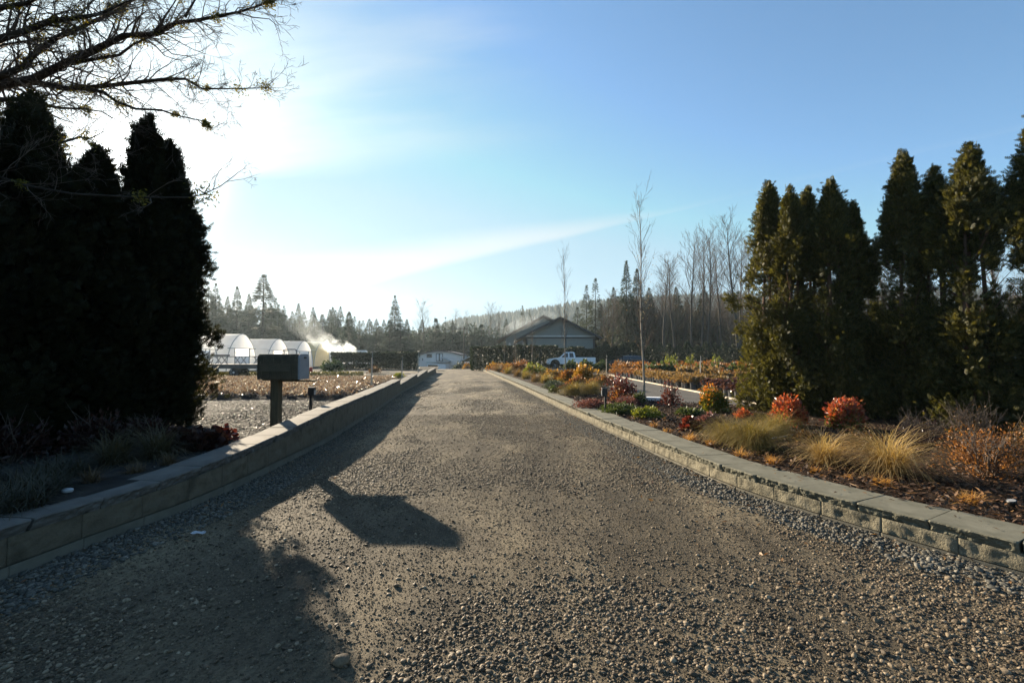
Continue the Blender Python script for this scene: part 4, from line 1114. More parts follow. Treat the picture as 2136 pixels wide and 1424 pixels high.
V[:, :2] *= (1 + 0.25 * np.sin(V[:, :1] * 90 + V[:, 1:2] * 60))
tag(link('paper_scrap', mesh_np('paper_scrap', V, T, 'paper'), None, (b.x, b.y, 0.0), (0, 0, 0.5)), 'crumpled white paper scrap on the shaded gravel below the left wall', 'litter')
b = G(712, 1386, 0)
me = mesh_np('stone', ICO2[0] * np.array((0.042, 0.036, 0.028)) * (1 + 0.12 * np.sin(ICO2[0] @ np.array((3, 5, 4.0))))[:, None], ICO2[1], 'pebble_grey', True)
tag(link('stone', me, None, (b.x, b.y, 0.02)), 'fist sized grey stone on the drive at the edge of the tree shadow', 'stone')

# ------------------------------------------------------------------ planting bed, right
def grass_tuft(name, label, cat, loc, n, h, spread, droop, w, m, seed, base_r=0.06, group=None, squash=(1, 1, 1)):
    g = np.random.default_rng(seed)
    V, T = blades(n, h, spread, droop, w, g, base_r)
    me = mesh_np(name, V * np.array(squash), T, m)
    return tag(link(name, me, None, loc, (0, 0, g.uniform(0, 6))), label, cat, group)
def leafy(name, label, cat, loc, rx, rz, n, leaf, size, m, seed, group=None, twig='twig_brown', ntw=9, tmpl=LEAF, up=0.35, shell=0.5, inner=None, lift=0.0):
    g = np.random.default_rng(seed)
    t = thing(name, label, cat, loc, g.uniform(0, 6), group)
    P, d = dome_points(n, rx, rz, g, 0.6, shell * 0.75); P[:, 2] += lift * rz
    ms = m if isinstance(m, (list, tuple)) else [m]
    V, T = scatter(*tmpl, P, d + np.array((0, 0, up)) + 0.6 * g.normal(size=P.shape), size * g.uniform(0.6, 1.3, len(P)), g)
    mi = None
    if inner:
        ht = P[:, 2] / rz + 0.25 * g.normal(size=len(P)) + 0.4 * (np.hypot(P[:, 0], P[:, 1]) / rx - 0.6)
        mi = np.repeat((ht < inner).astype(int), len(tmpl[1]))
    part('foliage', mesh_np('foliage', V, T, ms, False, mi), t)
    if ntw: part('stems', mesh_np('stems', *twigs_from_base(ntw, rx * 0.9, rz * 0.95, g), twig), t)
    return t
def at(px, py, z=BED): p = G(px, py, z); return (p.x, p.y, z)
TG = 'ornamental grass clumps in the right bed'
grass_tuft('grass_clump', 'tan fountain grass clump with arching blades, left of the two near the coping', 'grass', at(1722, 972), 760, 0.46, 0.52, 1.9, 0.0022, 'tan_blade', 1, 0.09, TG)
grass_tuft('grass_clump', 'larger tan fountain grass clump with arching blades, right of the two near the coping', 'grass', at(1858, 992), 980, 0.55, 0.52, 1.9, 0.0022, 'tan_blade', 2, 0.10, TG)
grass_tuft('grass_clump', 'olive green grass mound behind the first orange stubble, left of the olive pair', 'grass', at(1518, 926), 1700, 0.44, 0.48, 2.2, 0.002, 'olive_blade', 3, 0.12, TG)
grass_tuft('grass_clump', 'wide olive grass mound catching sun on top, right of the olive pair', 'grass', at(1572, 938), 2300, 0.50, 0.50, 2.2, 0.002, 'olive_blade', 4, 0.15, TG)
grass_tuft('grass_clump', 'olive grass mound half hidden behind the wide olive one, below the left red shrub', 'grass', at(1612, 912), 1700, 0.46, 0.48, 2.2, 0.002, 'olive_blade', 5, 0.16, TG)
grass_tuft('grass_clump', 'olive yellow grass mound left of the black path light, dark in its hollow', 'grass', at(1196, 826), 1300, 0.60, 0.7, 2.4, 0.005, 'olive_blade', 6, 0.16, TG)
grass_tuft('grass_clump', 'golden olive grass mound just behind the black path light', 'grass', at(1232, 823), 1300, 0.66, 0.7, 2.4, 0.005, 'olive_blade', 7, 0.16, TG)
for i, (px, py, s, lab) in enumerate([
        (1364, 892, 0.9, 'clipped orange straw stubble nearest the path light along the coping'),
        (1390, 905, 0.8, 'flat orange straw stubble second along the coping from the path light'),
        (1440, 921, 1.15, 'loose orange straw stubble with fallen blades in front of the dark red plants'),
        (1482, 930, 0.8, 'small orange straw stubble at the foot of the left olive grass'),
        (1548, 955, 1.05, 'orange straw stubble with two upright stalks in front of the wide olive grass'),
        (1610, 968, 0.9, 'orange straw stubble with a bent stalk between olive and tan grasses'),
        (1700, 988, 0.6, 'thin orange straw stubble under the left tan fountain grass'),
        (1838, 1014, 0.85, 'orange straw stubble in front of the right tan fountain grass'),
        (2024, 1052, 1.0, 'rounded orange straw stubble near the spotlight at the far right'),
        (1768, 1000, 0.5, 'tiny straw stubble between the two tan fountain grasses')]):
    grass_tuft('straw_stubble', lab, 'stubble', at(px, py), 260, 0.125 * s, 0.8, 1.3, 0.0022, 'straw_blade', 20 + i, 0.07 * s, 'cut back straw stubble along the right coping')
NG = 'red and orange shrubs in the right bed'
leafy('nandina_shrub', 'bright red leaved shrub in front of the left evergreens', 'shrub', at(1638, 893), 0.31, 0.56, 3800, LEAF, 0.062, ['nandina_red', 'nandina_green'], 41, NG, inner=0.12)
leafy('nandina_shrub', 'bright red leaved shrub with green base in front of the sky gap evergreens', 'shrub', at(1760, 900), 0.32, 0.50, 3700, LEAF, 0.062, ['nandina_red', 'nandina_green'], 42, NG, inner=0.30)
leafy('nandina_shrub', 'round shrub with orange outer leaves and green heart by the side path', 'shrub', at(1490, 862), 0.36, 0.58, 3600, LEAF, 0.064, ['nandina_orange', 'nandina_green'], 43, NG, inner=0.75)
leafy('nandina_shrub', 'little red shrub between the orange shrub and the left bright red shrub', 'shrub', at(1553, 876), 0.16, 0.21, 600, LEAF, 0.06, 'nandina_red', 44, NG)
leafy('heuchera', 'dark red low rosette plant in front of the orange shrub', 'plant', at(1440, 897), 0.20, 0.20, 520, ROUND, 0.075, 'heuchera_red', 45, None, ntw=0, tmpl=ROUND)
leafy('heuchera', 'pinkish red low leafy plant between the dark red rosette and olive grass', 'plant', at(1478, 890), 0.26, 0.24, 560, ROUND, 0.07, ['heather_pink'], 46, None, ntw=5, tmpl=ROUND)
leafy('low_shrub', 'low olive brown twiggy shrub left of the tan fountain grasses', 'shrub', at(1690, 925), 0.30, 0.20, 1500, LEAF, 0.035, 'brown_leaf', 47, None, ntw=16)
leafy('low_shrub', 'low olive brown twiggy shrub behind and between the tan fountain grasses', 'shrub', at(1778, 935), 0.34, 0.22, 1700, LEAF, 0.035, 'brown_leaf', 48, None, ntw=16)
leafy('low_shrub', 'large airy rust brown shrub at the far right of the bed', 'shrub', at(2062, 1000), 0.40, 0.48, 3000, LEAF, 0.032, 'rust_leaf', 49, None, ntw=40, shell=0.3)
leafy('low_shrub', 'rust brown shrub cut by the right frame edge behind the spotlight', 'shrub', at(2190, 960), 0.45, 0.5, 2600, LEAF, 0.034, 'brown_leaf', 50, None, ntw=30, shell=0.3)
leafy('twiggy_shrub', 'bare twiggy reddish shrub right of the tan fountain grasses', 'shrub', at(1925, 935), 0.42, 0.44, 700, LEAF, 0.028, 'heuchera_dark', 51, None, ntw=70, shell=0.3)
leafy('twiggy_shrub', 'bare reddish twigs rising behind the large airy shrub', 'shrub', at(2030, 935), 0.42, 0.58, 500, LEAF, 0.028, 'brown_leaf', 52, None, ntw=60, shell=0.3)
leafy('rose_bush', 'thin upright red leaved twigs standing in front of the side path', 'shrub', at(1396, 852), 0.28, 0.66, 520, LEAF, 0.065, 'heuchera_red', 53, None, ntw=22, shell=0.2)
leafy('red_shrub', 'deep red round shrub right behind the path light', 'shrub', at(1292, 838), 0.50, 0.66, 2400, LEAF, 0.075, ['heuchera_red', 'rust_leaf'], 54, None, ntw=16, inner=0.3)
leafy('heather', 'low mauve pink heather patch in front of the path light', 'plant', at(1236, 852), 0.52, 0.22, 2400, LEAF, 0.05, 'heather_pink', 55, None, ntw=0)
leafy('heather', 'mauve heather drift right of the path light below the deep red shrub', 'plant', at(1312, 846), 0.40, 0.22, 1600, LEAF, 0.05, 'heather_pink', 56, None, ntw=0)
leafy('juniper', 'low green creeping juniper at the foot of the path light', 'plant', at(1292, 864), 0.52, 0.20, 3000, LEAF, 0.05, 'low_green', 57, None, ntw=0)
leafy('juniper', 'lime yellow patch of creeping evergreen right of the path light', 'plant', at(1348, 872), 0.32, 0.18, 1800, LEAF, 0.05, 'lime_green', 58, None, ntw=0)
leafy('low_shrub', 'small dark green shrub between the deep red shrub and the tallest sapling', 'shrub', at(1332, 846), 0.22, 0.36, 900, LEAF, 0.055, 'low_green', 59, None, ntw=6)
leafy('low_shrub', 'flat dark green plant in front of the side path left of the orange shrub', 'shrub', at(1440, 868), 0.30, 0.14, 800, ROUND, 0.07, 'low_green', 60, None, ntw=0)
leafy('juniper', 'grey green dwarf juniper mound near the bend of the right coping', 'plant', at(1152, 812), 0.48, 0.30, 1800, LEAF, 0.06, 'blue_green', 61, None, ntw=0)
leafy('juniper', 'small dark round juniper just behind the grey green mound', 'plant', at(1156, 822), 0.24, 0.24, 900, LEAF, 0.05, 'low_green', 62, None, ntw=0)
leafy('heuchera', 'crimson low plant between the dwarf juniper and the olive grasses', 'plant', at(1182, 813), 0.36, 0.20, 900, ROUND, 0.10, 'heuchera_red', 63, None, ntw=0, tmpl=ROUND)
leafy('gold_shrub', 'golden yellow leaved shrub on the path side of the bed below the truck bed', 'shrub', at(1222, 802), 0.72, 0.72, 2200, LEAF, 0.13, 'gold_leaf', 64, None, ntw=12)
leafy('gold_shrub', 'broad amber shrub below the truck cab', 'shrub', at(1192, 800), 0.72, 0.50, 1800, LEAF, 0.13, ['orange_leaf', 'olive_blade'], 65, None, ntw=10, inner=0.4)
leafy('rust_shrub', 'rust red shrub behind the golden olive grass', 'shrub', at(1250, 806), 0.62, 0.55, 1700, LEAF, 0.12, 'rust_leaf', 66, None, ntw=10)
leafy('rust_shrub', 'reddish shrub in front of the broad amber one', 'shrub', at(1204, 810), 0.45, 0.42, 1300, LEAF, 0.10, 'rust_leaf', 67, None, ntw=10)
leafy('gold_shrub', 'olive gold shrub at the base of the middle sapling', 'shrub', at(1160, 795), 0.75, 0.45, 1700, LEAF, 0.13, ['gold_leaf', 'olive_blade'], 68, None, ntw=8, inner=0.5)
leafy('gold_shrub', 'pale yellow green shrub below the truck front wheel', 'shrub', at(1116, 787), 0.70, 0.70, 1400, LEAF, 0.14, ['lime_green', 'gold_leaf'], 69, None, ntw=8, inner=0.4)
leafy('rust_shrub', 'brownish pink shrub in front of the clipped conifers near the bed end', 'shrub', at(1078, 778), 1.1, 0.95, 1600, LEAF, 0.17, 'rust_leaf', 70, None, ntw=12)
leafy('rust_shrub', 'tawny shrub at the far tip of the bed', 'shrub', at(1046, 773), 1.2, 0.75, 1500, LEAF, 0.17, ['gold_leaf', 'rust_leaf'], 71, None, ntw=12, inner=0.5)
for i, (px, py, s, lab) in enumerate([
        (1138, 800, 1.0, 'straw yellow grass tussock left of the olive gold shrub'), (1118, 797, 1.0, 'straw yellow grass tussock above the grey green juniper'),
        (1098, 791, 1.0, 'straw yellow grass tussock half way to the far tip of the bed'), (1080, 786, 1.1, 'straw yellow grass tussock in front of the brownish pink shrub'),
        (1060, 780, 1.2, 'straw yellow grass tussock near the far tip of the bed'), (1040, 776, 1.3, 'straw yellow grass tussock at the far tip of the right coping'),
        (1130, 787, 1.2, 'straw yellow grass tussock behind the olive gold shrub'), (1256, 795, 1.0, 'straw yellow grass tussock behind the rust red shrub')]):
    grass_tuft('grass_tussock', lab, 'grass', at(px, py), 420, 0.50 * s, 0.75, 1.2, 0.009, 'field_grass' if i % 2 else 'olive_blade', 80 + i, 0.2, 'grass tussocks at the far end of the right bed')
# thin stalks left among the stubble
# ------------------------------------------------------------------ planting bed, left (in shade)
ZL = 0.34
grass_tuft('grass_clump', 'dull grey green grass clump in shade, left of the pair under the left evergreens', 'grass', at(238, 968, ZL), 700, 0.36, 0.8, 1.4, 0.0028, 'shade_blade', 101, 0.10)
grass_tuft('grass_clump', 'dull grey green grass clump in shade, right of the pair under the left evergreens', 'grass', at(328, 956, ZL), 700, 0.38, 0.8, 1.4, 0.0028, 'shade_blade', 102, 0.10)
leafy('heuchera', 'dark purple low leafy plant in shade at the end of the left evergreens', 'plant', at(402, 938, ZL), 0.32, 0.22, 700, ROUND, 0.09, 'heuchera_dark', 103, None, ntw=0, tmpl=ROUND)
leafy('heuchera', 'small red leaved plant lit at the shadow edge on the left coping', 'plant', at(455, 920, ZL), 0.20, 0.16, 360, ROUND, 0.075, ['heuchera_red'], 104, None, ntw=0, tmpl=ROUND)
grass_tuft('straw_stubble', 'pale straw stubble beside the shaded left coping below the dark purple plant', 'stubble', at(352, 970, ZL), 240, 0.13, 0.8, 1.2, 0.0025, 'straw_shaded', 105, 0.06)
grass_tuft('straw_stubble', 'pale straw stubble beside the shaded left coping nearest the white stone', 'stubble', at(190, 1006, ZL), 240, 0.13, 0.8, 1.2, 0.0025, 'straw_shaded', 106, 0.06)
grass_tuft('straw_stubble', 'flattened straw stubble on the shaded left coping between the others', 'stubble', at(282, 986, ZL), 200, 0.11, 0.9, 1.2, 0.0025, 'straw_shaded', 107, 0.07)
for i, (px, py, lab) in enumerate([(70, 1030, 'frosted blue green ground cover mat behind the white stone'), (120, 996, 'frosted blue green ground cover mat under the second shaded grass'),
                                   (20, 1062, 'frosted blue green ground cover mat at the lower left frame edge'), (-70, 1020, 'frosted ground cover mat beyond the left frame edge')]):
    grass_tuft('ground_cover_plant', lab, 'plant', at(px, py, ZL), 900, 0.22, 1.0, 1.4, 0.0035, 'frost_blade', 110 + i, 0.2)
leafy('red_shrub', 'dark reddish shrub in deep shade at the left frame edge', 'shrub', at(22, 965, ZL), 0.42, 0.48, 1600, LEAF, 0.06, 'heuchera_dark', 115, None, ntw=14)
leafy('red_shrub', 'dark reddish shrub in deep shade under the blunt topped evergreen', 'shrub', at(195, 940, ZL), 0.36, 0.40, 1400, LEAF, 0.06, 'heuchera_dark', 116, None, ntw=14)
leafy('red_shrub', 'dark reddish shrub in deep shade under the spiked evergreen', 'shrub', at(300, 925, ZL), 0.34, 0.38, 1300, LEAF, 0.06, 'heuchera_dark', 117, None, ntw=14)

# ------------------------------------------------------------------ left nursery bed of low bronze plants (individuals, front row to back)
def mound(m, seed, rx, rz, n, size, tmpl=LEAF, name='container_plant', cat='container plant', pot=None, pot_r=0.13, pot_h=0.24):
    g = np.random.default_rng(seed)
    r = thing(name, '', cat)
    P, d = dome_points(n, rx, rz, g, 0.3, 0.35)
    if pot: P[:, 2] += pot_h * 0.85
    part('foliage', mesh_np('foliage', *scatter(*tmpl, P, d + np.array((0, 0, 0.3)) + 0.7 * g.normal(size=P.shape), size * g.uniform(0.6, 1.3, n), g), m), r)
    if pot:
        part('pot', MB().lathe([(pot_r * 0.82, 0), (pot_r, pot_h), (pot_r * 1.06, pot_h), (pot_r * 1.06, pot_h * 0.9), (pot_r * 0.9, pot_h * 0.88), (pot_r * 0.9, pot_h * 0.8)], 12).mesh('pot', pot, smooth=False), r)
    return Proto(r)
g = np.random.default_rng(9)
protos = [mound('bronze_leaf', 300 + k, 0.38, 0.15, 420, 0.065, LEAF, 'bronze_plant', 'bedding plant', pot='pot_plastic', pot_r=0.16, pot_h=0.09) for k in range(4)]
k = 0
ybk = 12.2
while ybk < 25 and k < 298:
    x1 = float(wall_x(min(ybk, 39), LALL)) - 1.0 - 0.05 * (ybk - 12)
    x0 = -0.72 * ybk - 0.6
    xx = x1
    while xx > x0 and k < 298:
        x, y = xx + g.normal(0, 0.05), ybk + g.normal(0, 0.05)
        protos[k % 4].place((x, y, float(yard_z(y)) + 0.01), g.uniform(0, 6), g.uniform(0.85, 1.15), 'low bronze leaved container plant in the wide block of them left of the drive', 'bronze plants in the left nursery block')
        k += 1; xx -= 0.62
    ybk += 0.62
# kerb timber behind that block and low hedge strip
tag(link('timber_edging', MB().box((-21.0, 26.4, 0.12), (22, 0.14, 0.16)).mesh('timber_edging', 'deck_wood', 0.01), None), 'long dark timber edging behind the bronze container plants', 'edging')
p = []
n = 5200; g = np.random.default_rng(12)
x = g.uniform(-24, -10.5, n); y = 31.5 + 0.10 * (x + 17) + g.uniform(-0.4, 0.4, n); z = g.uniform(0.0, 0.28, n) + 0.03
tag(link('low_hedge', mesh_np('low_hedge', *scatter(*LEAF, np.stack([x, y, z], -1), rand_unit(n, g) + np.array((0, 0, .6)), 0.12, g), 'moss_lawn'), None), 'ankle high pale green strip of clipped plants in front of the long hedge', 'hedge')

# ------------------------------------------------------------------ polytunnels
def arch(w, h, n=18):
    pts = []
    for i in range(n + 1):
        a = math.pi * i / n
        c, s = math.cos(a), math.sin(a)
        pts.append((w / 2 * math.copysign(abs(c) ** 0.85, c) * (1 - 0.10 * s), h * abs(s) ** 0.80 * (0.93 + 0.07 * abs(s) ** 14)))
    return pts
def polytunnel(label, x0, yc, w, h, L, film='poly_film', end='poly_film_end', door=True, simple=False):
    """ridge along X, gable end towards +X"""
    t = thing('polytunnel', label, 'greenhouse', (x0, yc, -0.03), R(-2), 'white polytunnels left of the drive')
    A = arch(w, h)
    n = len(A); vs = [(0, u, v) for u, v in A] + [(-L, u, v) for u, v in A]
    part('cover', MB().add(vs, [(i, i + 1, n + i + 1, n + i) for i in range(n - 1)]).mesh('cover', film, smooth=True), t)
    def ztop(u): return np.interp(u, [a[0] for a in A[::-1]], [a[1] for a in A[::-1]])
    dw, dh = w * 0.24, h * 0.60
    e = MB()
    us = [a[0] for a in A[::-1]]
    if door:
        for lo, hi, zb in ((us[0], -dw, 0), (-dw, dw, dh), (dw, us[-1], 0)):
            q = [lo] + [u for u in us if lo < u < hi] + [hi]
            poly = [(-0.06, u, zb) for u in q] + [(-0.06, u, max(zb, float(ztop(u)) - 0.02)) for u in q[::-1]]
            e.add(poly, [tuple(range(len(poly)))])
    else:
        poly = [(-0.06, u, v) for u, v in A]; e.add(poly, [tuple(range(len(poly)))])
    part('end_wall', e.mesh('end_wall', end), t)
    e = MB(); poly = [(-L + 0.06, u, v) for u, v in A]; e.add(poly, [tuple(range(len(poly)))])
    part('back_wall', e.mesh('back_wall', end), t)
    if not simple:
        f = MB(); f.tube([(0.0, u, v) for u, v in A], 0.035, 6)
        if door:
            for s in (-1, 1): f.box((0, s * dw, dh / 2), (0.07, 0.07, dh))
            f.box((0.0, 0, dh + 0.03), (0.09, w * 0.92, 0.07))
        part('frame', f.mesh('frame', 'trim_pale'), t)
        hp = MB()
        for k in range(1, int(L / 2)): hp.tube([(-2.0 * k, u * 1.004, v * 1.004 + 0.005) for u, v in A], 0.025, 5)
        for s in (-1, 1): hp.box((-L / 2, s * (w / 2 * 0.80), h * 0.66), (L, 0.05, 0.05))
        part('hoop_lines', hp.mesh('hoop_lines', 'poly_film'), t)
    return t
PX = -26.4
PT = [(38.6, 4.7, 3.35, 'polytunnel farthest left, mostly hidden by the dark evergreens, only its curved end showing'),
      (44.6, 4.7, 3.62, 'largest white polytunnel with an open end doorway, behind the flatbed wagon'),
      (51.6, 4.8, 3.40, 'white polytunnel just right of the one with the open doorway'),
      (57.9, 4.8, 3.36, 'white polytunnel half hidden above the mailbox'),
      (63.4, 4.9, 3.44, 'polytunnel with a cream coloured roof right of the mailbox'),
      (69.5, 4.9, 3.2, 'polytunnel half lost in white steam')]
for i, (y, w, h, lab) in enumerate(PT):
    polytunnel(lab, PX, y, w, h, 17, 'poly_film_cream' if i == 4 else 'poly_film', 'poly_film_end', i not in (4, 5))
for i, (y, h, lab) in enumerate([(77, 2.45, 'small low polytunnel right of the steam, nearest of the three above the hedge'), (83, 2.5, 'small low polytunnel in the middle of the three above the hedge'), (90, 2.5, 'small low polytunnel farthest of the three above the hedge')]):
    polytunnel(lab, -27.0 + 0.4 * i, y, 4.2, h, 5, simple=True, door=False)
# pipe hoop, red crate
b = D(604, 772, 24.0)
tag(link('pipe_hoop', MB().tube([(-0.36, 0, 0), (-0.36, 0, 1.55), (-0.33, 0, 1.63), (-0.26, 0, 1.66), (0.26, 0, 1.66), (0.33, 0, 1.63), (0.36, 0, 1.55), (0.36, 0, 0)], 0.028, 8).mesh('pipe_hoop', 'steel_grey', smooth=True), None, (b.x, 24.0, 0.13)), 'grey metal pipe hoop rising behind the mailbox', 'pipe')
b = D(643, 770, 36.0)
r = thing('plastic_crate', 'red plastic crate on the ground beside the mailbox end door, in front of the tunnels', 'crate', (b.x, 36.0, 0), R(10))
part('tub', MB().box((0, 0, 0.26), (0.55, 0.5, 0.5)).mesh('tub', 'red_plastic', 0.03), r)
part('rim', MB().box((0, 0, 0.52), (0.60, 0.55, 0.05)).mesh('rim', 'red_plastic', 0.01), r)
# flatbed wagon with slatted benches on it
WY = 31.0
b = D(488, 770, WY)
wz = float(yard_z(WY))
wagon = thing('flatbed_wagon', 'long flatbed wagon parked in front of the polytunnels', 'wagon', (b.x, WY, wz), R(3))
part('deck', MB().box((0, 0, 0.80), (4.6, 1.6, 0.10)).box((0, -0.76, 0.70), (4.6, 0.06, 0.14)).box((0, 0.76, 0.70), (4.6, 0.06, 0.14)).mesh('deck', 'deck_wood', 0.008), wagon)
part('chassis', MB().box((0, -0.4, 0.62), (4.0, 0.08, 0.14)).box((0, 0.4, 0.62), (4.0, 0.08, 0.14)).box((0.2, 0, 0.36), (0.10, 1.4, 0.36)).mesh('chassis', 'steel_grey'), wagon)
for sx, rr in ((-1.75, 0.36), (0.35, 0.30)):
    for sy in (-0.6, 0.6):
        w = part('wheel', MB().lathe([(rr * 0.6, -0.10), (rr, -0.09), (rr, 0.09), (rr * 0.6, 0.10)], 18, (sx, sy, rr), 'Y').mesh('wheel', 'rubber'), wagon)
        part('rim', MB().lathe([(rr * 0.15, -0.105), (rr * 0.58, -0.08), (rr * 0.58, 0.08), (rr * 0.15, 0.105)], 14, (sx, sy, rr), 'Y').mesh('rim', 'galvanised'), w)
part('end_rail', MB().bar((-2.2, -0.7, 0.85), (-2.2, -0.7, 1.45), 0.05).bar((-2.2, 0.7, 0.85), (-2.2, 0.7, 1.45), 0.05).bar((-2.2, -0.7, 1.45), (-2.2, 0.7, 1.45), 0.05).mesh('end_rail', 'steel_grey'), wagon)
def bench():
    r = thing('slatted_bench', '', 'bench')
    m = MB()
    for k in range(5): m.box((0, -0.32 + 0.16 * k, 0.5), (1.1, 0.11, 0.04))
    part('top', m.mesh('top', 'deck_wood', 0.004), r)
    for s in (-1, 1):
        part('leg', MB().bar((s * 0.42, -0.36, 0), (s * 0.42, 0.30, 0.48), 0.04).bar((s * 0.42, 0.36, 0), (s * 0.42, -0.30, 0.48), 0.04).mesh('leg', 'galvanised'), r)
    return r
bp = Proto(bench())
for i, lab in enumerate(('slatted bench at the left end of the wagon deck', 'slatted bench in the middle of the wagon deck', 'slatted bench at the right end of the wagon deck')):
    x = -1.45 + 1.25 * i
    bp.place((wagon.location.x + x * math.cos(R(3)), WY + x * math.sin(R(3)), wz + 0.855), R(3), 1.0, lab, 'benches on the wagon')
b2 = (wagon.location.x - 0.85, WY, wz + 0.855 + 0.525)
r = thing('wooden_crate', 'shallow dark crate lying on top of the wagon benches', 'crate', b2, R(3))
part('tray', MB().box((0, 0, 0.06), (0.8, 0.5, 0.10)).mesh('tray', 'deck_wood', 0.008), r)

# ------------------------------------------------------------------ hedge, laurel and irrigation posts left of the drive's end
g = np.random.default_rng(31)
h0, h1 = D(694, 765, 50), D(872, 765, 48)
n = 12000
t = g.uniform(0, 1, n)
px_ = h0.x + (h1.x - h0.x) * t; py_ = 50 - 2 * t + g.uniform(-0.6, 0.6, n)
topz = 1.62 + 0.10 * fbm(px_ * 0.9, px_ * 0, 3, 4)
zz = topz * (1 - g.uniform(0, 1, n) ** 2.0)
lowgap = (zz > 0.55) & (zz < 0.70) & (fbm(px_ * 1.3, px_ * 0, 2, 7) > 0.34)
k = ~lowgap
P = np.stack([px_, py_, zz], -1)[k]
hd = thing('hedge', 'long dark clipped hedge with a pale slot low along it, right of the polytunnels', 'hedge', ((h0.x + h1.x) / 2, 49, 0))
bc = np.array(hd.location)
V, T = scatter(*LEAF, P - bc, rand_unit(len(P), g) + np.array((0, 0, .5)), 0.26 * g.uniform(0.6, 1.3, len(P)), g)
part('foliage', mesh_np('foliage', V, T, 'hedge_leaf'), hd)
mbk = MB()
for k in range(14):
    x = h0.x + (h1.x - h0.x) * (k + 0.5) / 14 - bc[0]; y = 50 - 2 * (k + 0.5) / 14 - bc[1]
    mbk.tube([(x, y, -0.05), (x, y, 1.2)], 0.035, 5)
part('stems', mbk.mesh('stems', 'bark_dark'), hd)
b = D(698, 770, 38.0)
leafy('laurel_bush', 'glossy leaved laurel bush at the left end of the long hedge', 'shrub', (b.x, 38.0, 0), 0.95, 1.05, 900, LEAF, 0.24, 'laurel_leaf', 88, None, ntw=8)
b = D(777, 770, 36.0)
leafy('low_shrub', 'small brown shrub at the foot of the nearest irrigation post', 'shrub', (b.x, 36.5, 0), 0.5, 0.6, 700, LEAF, 0.12, 'brown_leaf', 89, None, ntw=8)
b = D(832, 788, 27.0)
leafy('low_shrub', 'small yellow green shrub beside the stepped end of the left wall', 'shrub', (b.x, 27.0, 0.08), 0.38, 0.40, 600, LEAF, 0.10, 'lime_green', 90, None, ntw=6)
def post():
    r = thing('irrigation_post', '', 'post')
    part('stake', MB().box((0, 0, 0.5), (0.055, 0.055, 1.3)).mesh('stake', 'pale_wood', 0.004), r)
    part('riser', MB().tube([(0.045, 0, 0), (0.045, 0, 1.32)], 0.014, 6).mesh('riser', 'galvanised'), r)
    part('sprinkler', MB().lathe([(0.012, 1.30), (0.03, 1.33), (0.03, 1.36), (0.008, 1.40)], 8, (0.045, 0, 0)).mesh('sprinkler', 'steel_grey'), r)
    return r
ip = Proto(post())
IG = 'irrigation posts'
for px, y, sc, lab in ((775, 16.0, (0.6, 0.6, 0.98), 'thin irrigation post among the bronze plants, nearest the drive'), (838, 24.5, (0.7, 0.7, 0.92), 'thin irrigation post beside the stepped end of the left wall'),
                       (872, 31, (0.8, 0.8, 1.25), 'thin irrigation post at the right end of the long hedge')):
    b = D(px, 780, y); ip.place((b.x, y, float(yard_z(y))), 0, sc, lab, IG)
for px, y, sc, lab in ((1461, 22.0, (0.6, 0.6, 0.98), 'thin pale irrigation post standing in the nursery field at right'), (1265, 33.0, (0.7, 0.7, 1.0), 'thin irrigation post behind the rust red shrub'),
                       (1129, 33.0, (0.8, 0.8, .7), 'short thin post by the front of the white truck')):
    b = D(px, 780, y); ip.place((b.x, y, 0.08), 0, sc, lab, IG)

# ------------------------------------------------------------------ barn and shed at the end of the drive
BY = 92.0
bx0, bx1 = D(874, 740, BY).x, D(961, 740, BY).x
bz = -1.6
BW = bx1 - bx0; bcx = (bx0 + bx1) / 2
barn = thing('barn', 'low white barn with a shallow arched roof at the end of the drive', 'barn', (bcx, BY, bz))
eave = D(900, 750, BY).z - bz; apex = D(930, 733.5, BY).z - bz; eave = D(881, 741.5, BY).z - bz
arcp = [(-BW / 2 + BW * i / 16, eave + (apex - eave) * (1 - (2 * i / 16 - 1) ** 2)) for i in range(17)]
part('wall', MB().extrude([(-BW / 2, -0.3)] + arcp + [(BW / 2, -0.3)], 0, 12, lambda u, v, d: (u, d, v)).mesh('wall', 'barn_paint'), barn)
ro = [(u * 1.03, v + 0.02) for u, v in arcp] + [(u * 1.03, v + 0.22) for u, v in arcp[::-1]]
part('roof', MB().extrude(ro, -0.4, 12.4, lambda u, v, d: (u, d, v)).mesh('roof', 'roof_metal'), barn)
def bpx(px, py): p = D(px - 6.5, py, BY); return p.x - bcx, p.z - bz
for xa, xb in ((916.5, 922.6), (923.4, 930)):
    a, b = bpx(xa, 753), bpx(xb, 737)
    d = part('loft_door', MB().box(((a[0] + b[0]) / 2, -0.05, (a[1] + b[1]) / 2), (b[0] - a[0] - 0.1, 0.08, b[1] - a[1] - 0.1)).mesh('loft_door', 'barn_paint'), barn)
    f = MB(); cx_, cz_ = (a[0] + b[0]) / 2, (a[1] + b[1]) / 2; w_, h_ = b[0] - a[0], b[1] - a[1]
    for s in (-1, 1): f.box((cx_ + s * w_ / 2 * 0.96, -0.07, cz_), (0.10, 0.1, h_)); f.box((cx_, -0.075, cz_ + s * h_ / 2), (w_, 0.1, 0.12))
    part('frame', f.mesh('frame', 'trim_dark'), d)
a, b = bpx(896.5, 745.5), bpx(907.5, 738.5)
w = part('window', MB().box(((a[0] + b[0]) / 2, -0.03, (a[1] + b[1]) / 2), (b[0] - a[0], 0.06, b[1] - a[1])).mesh('window', 'trim_dark'), barn)
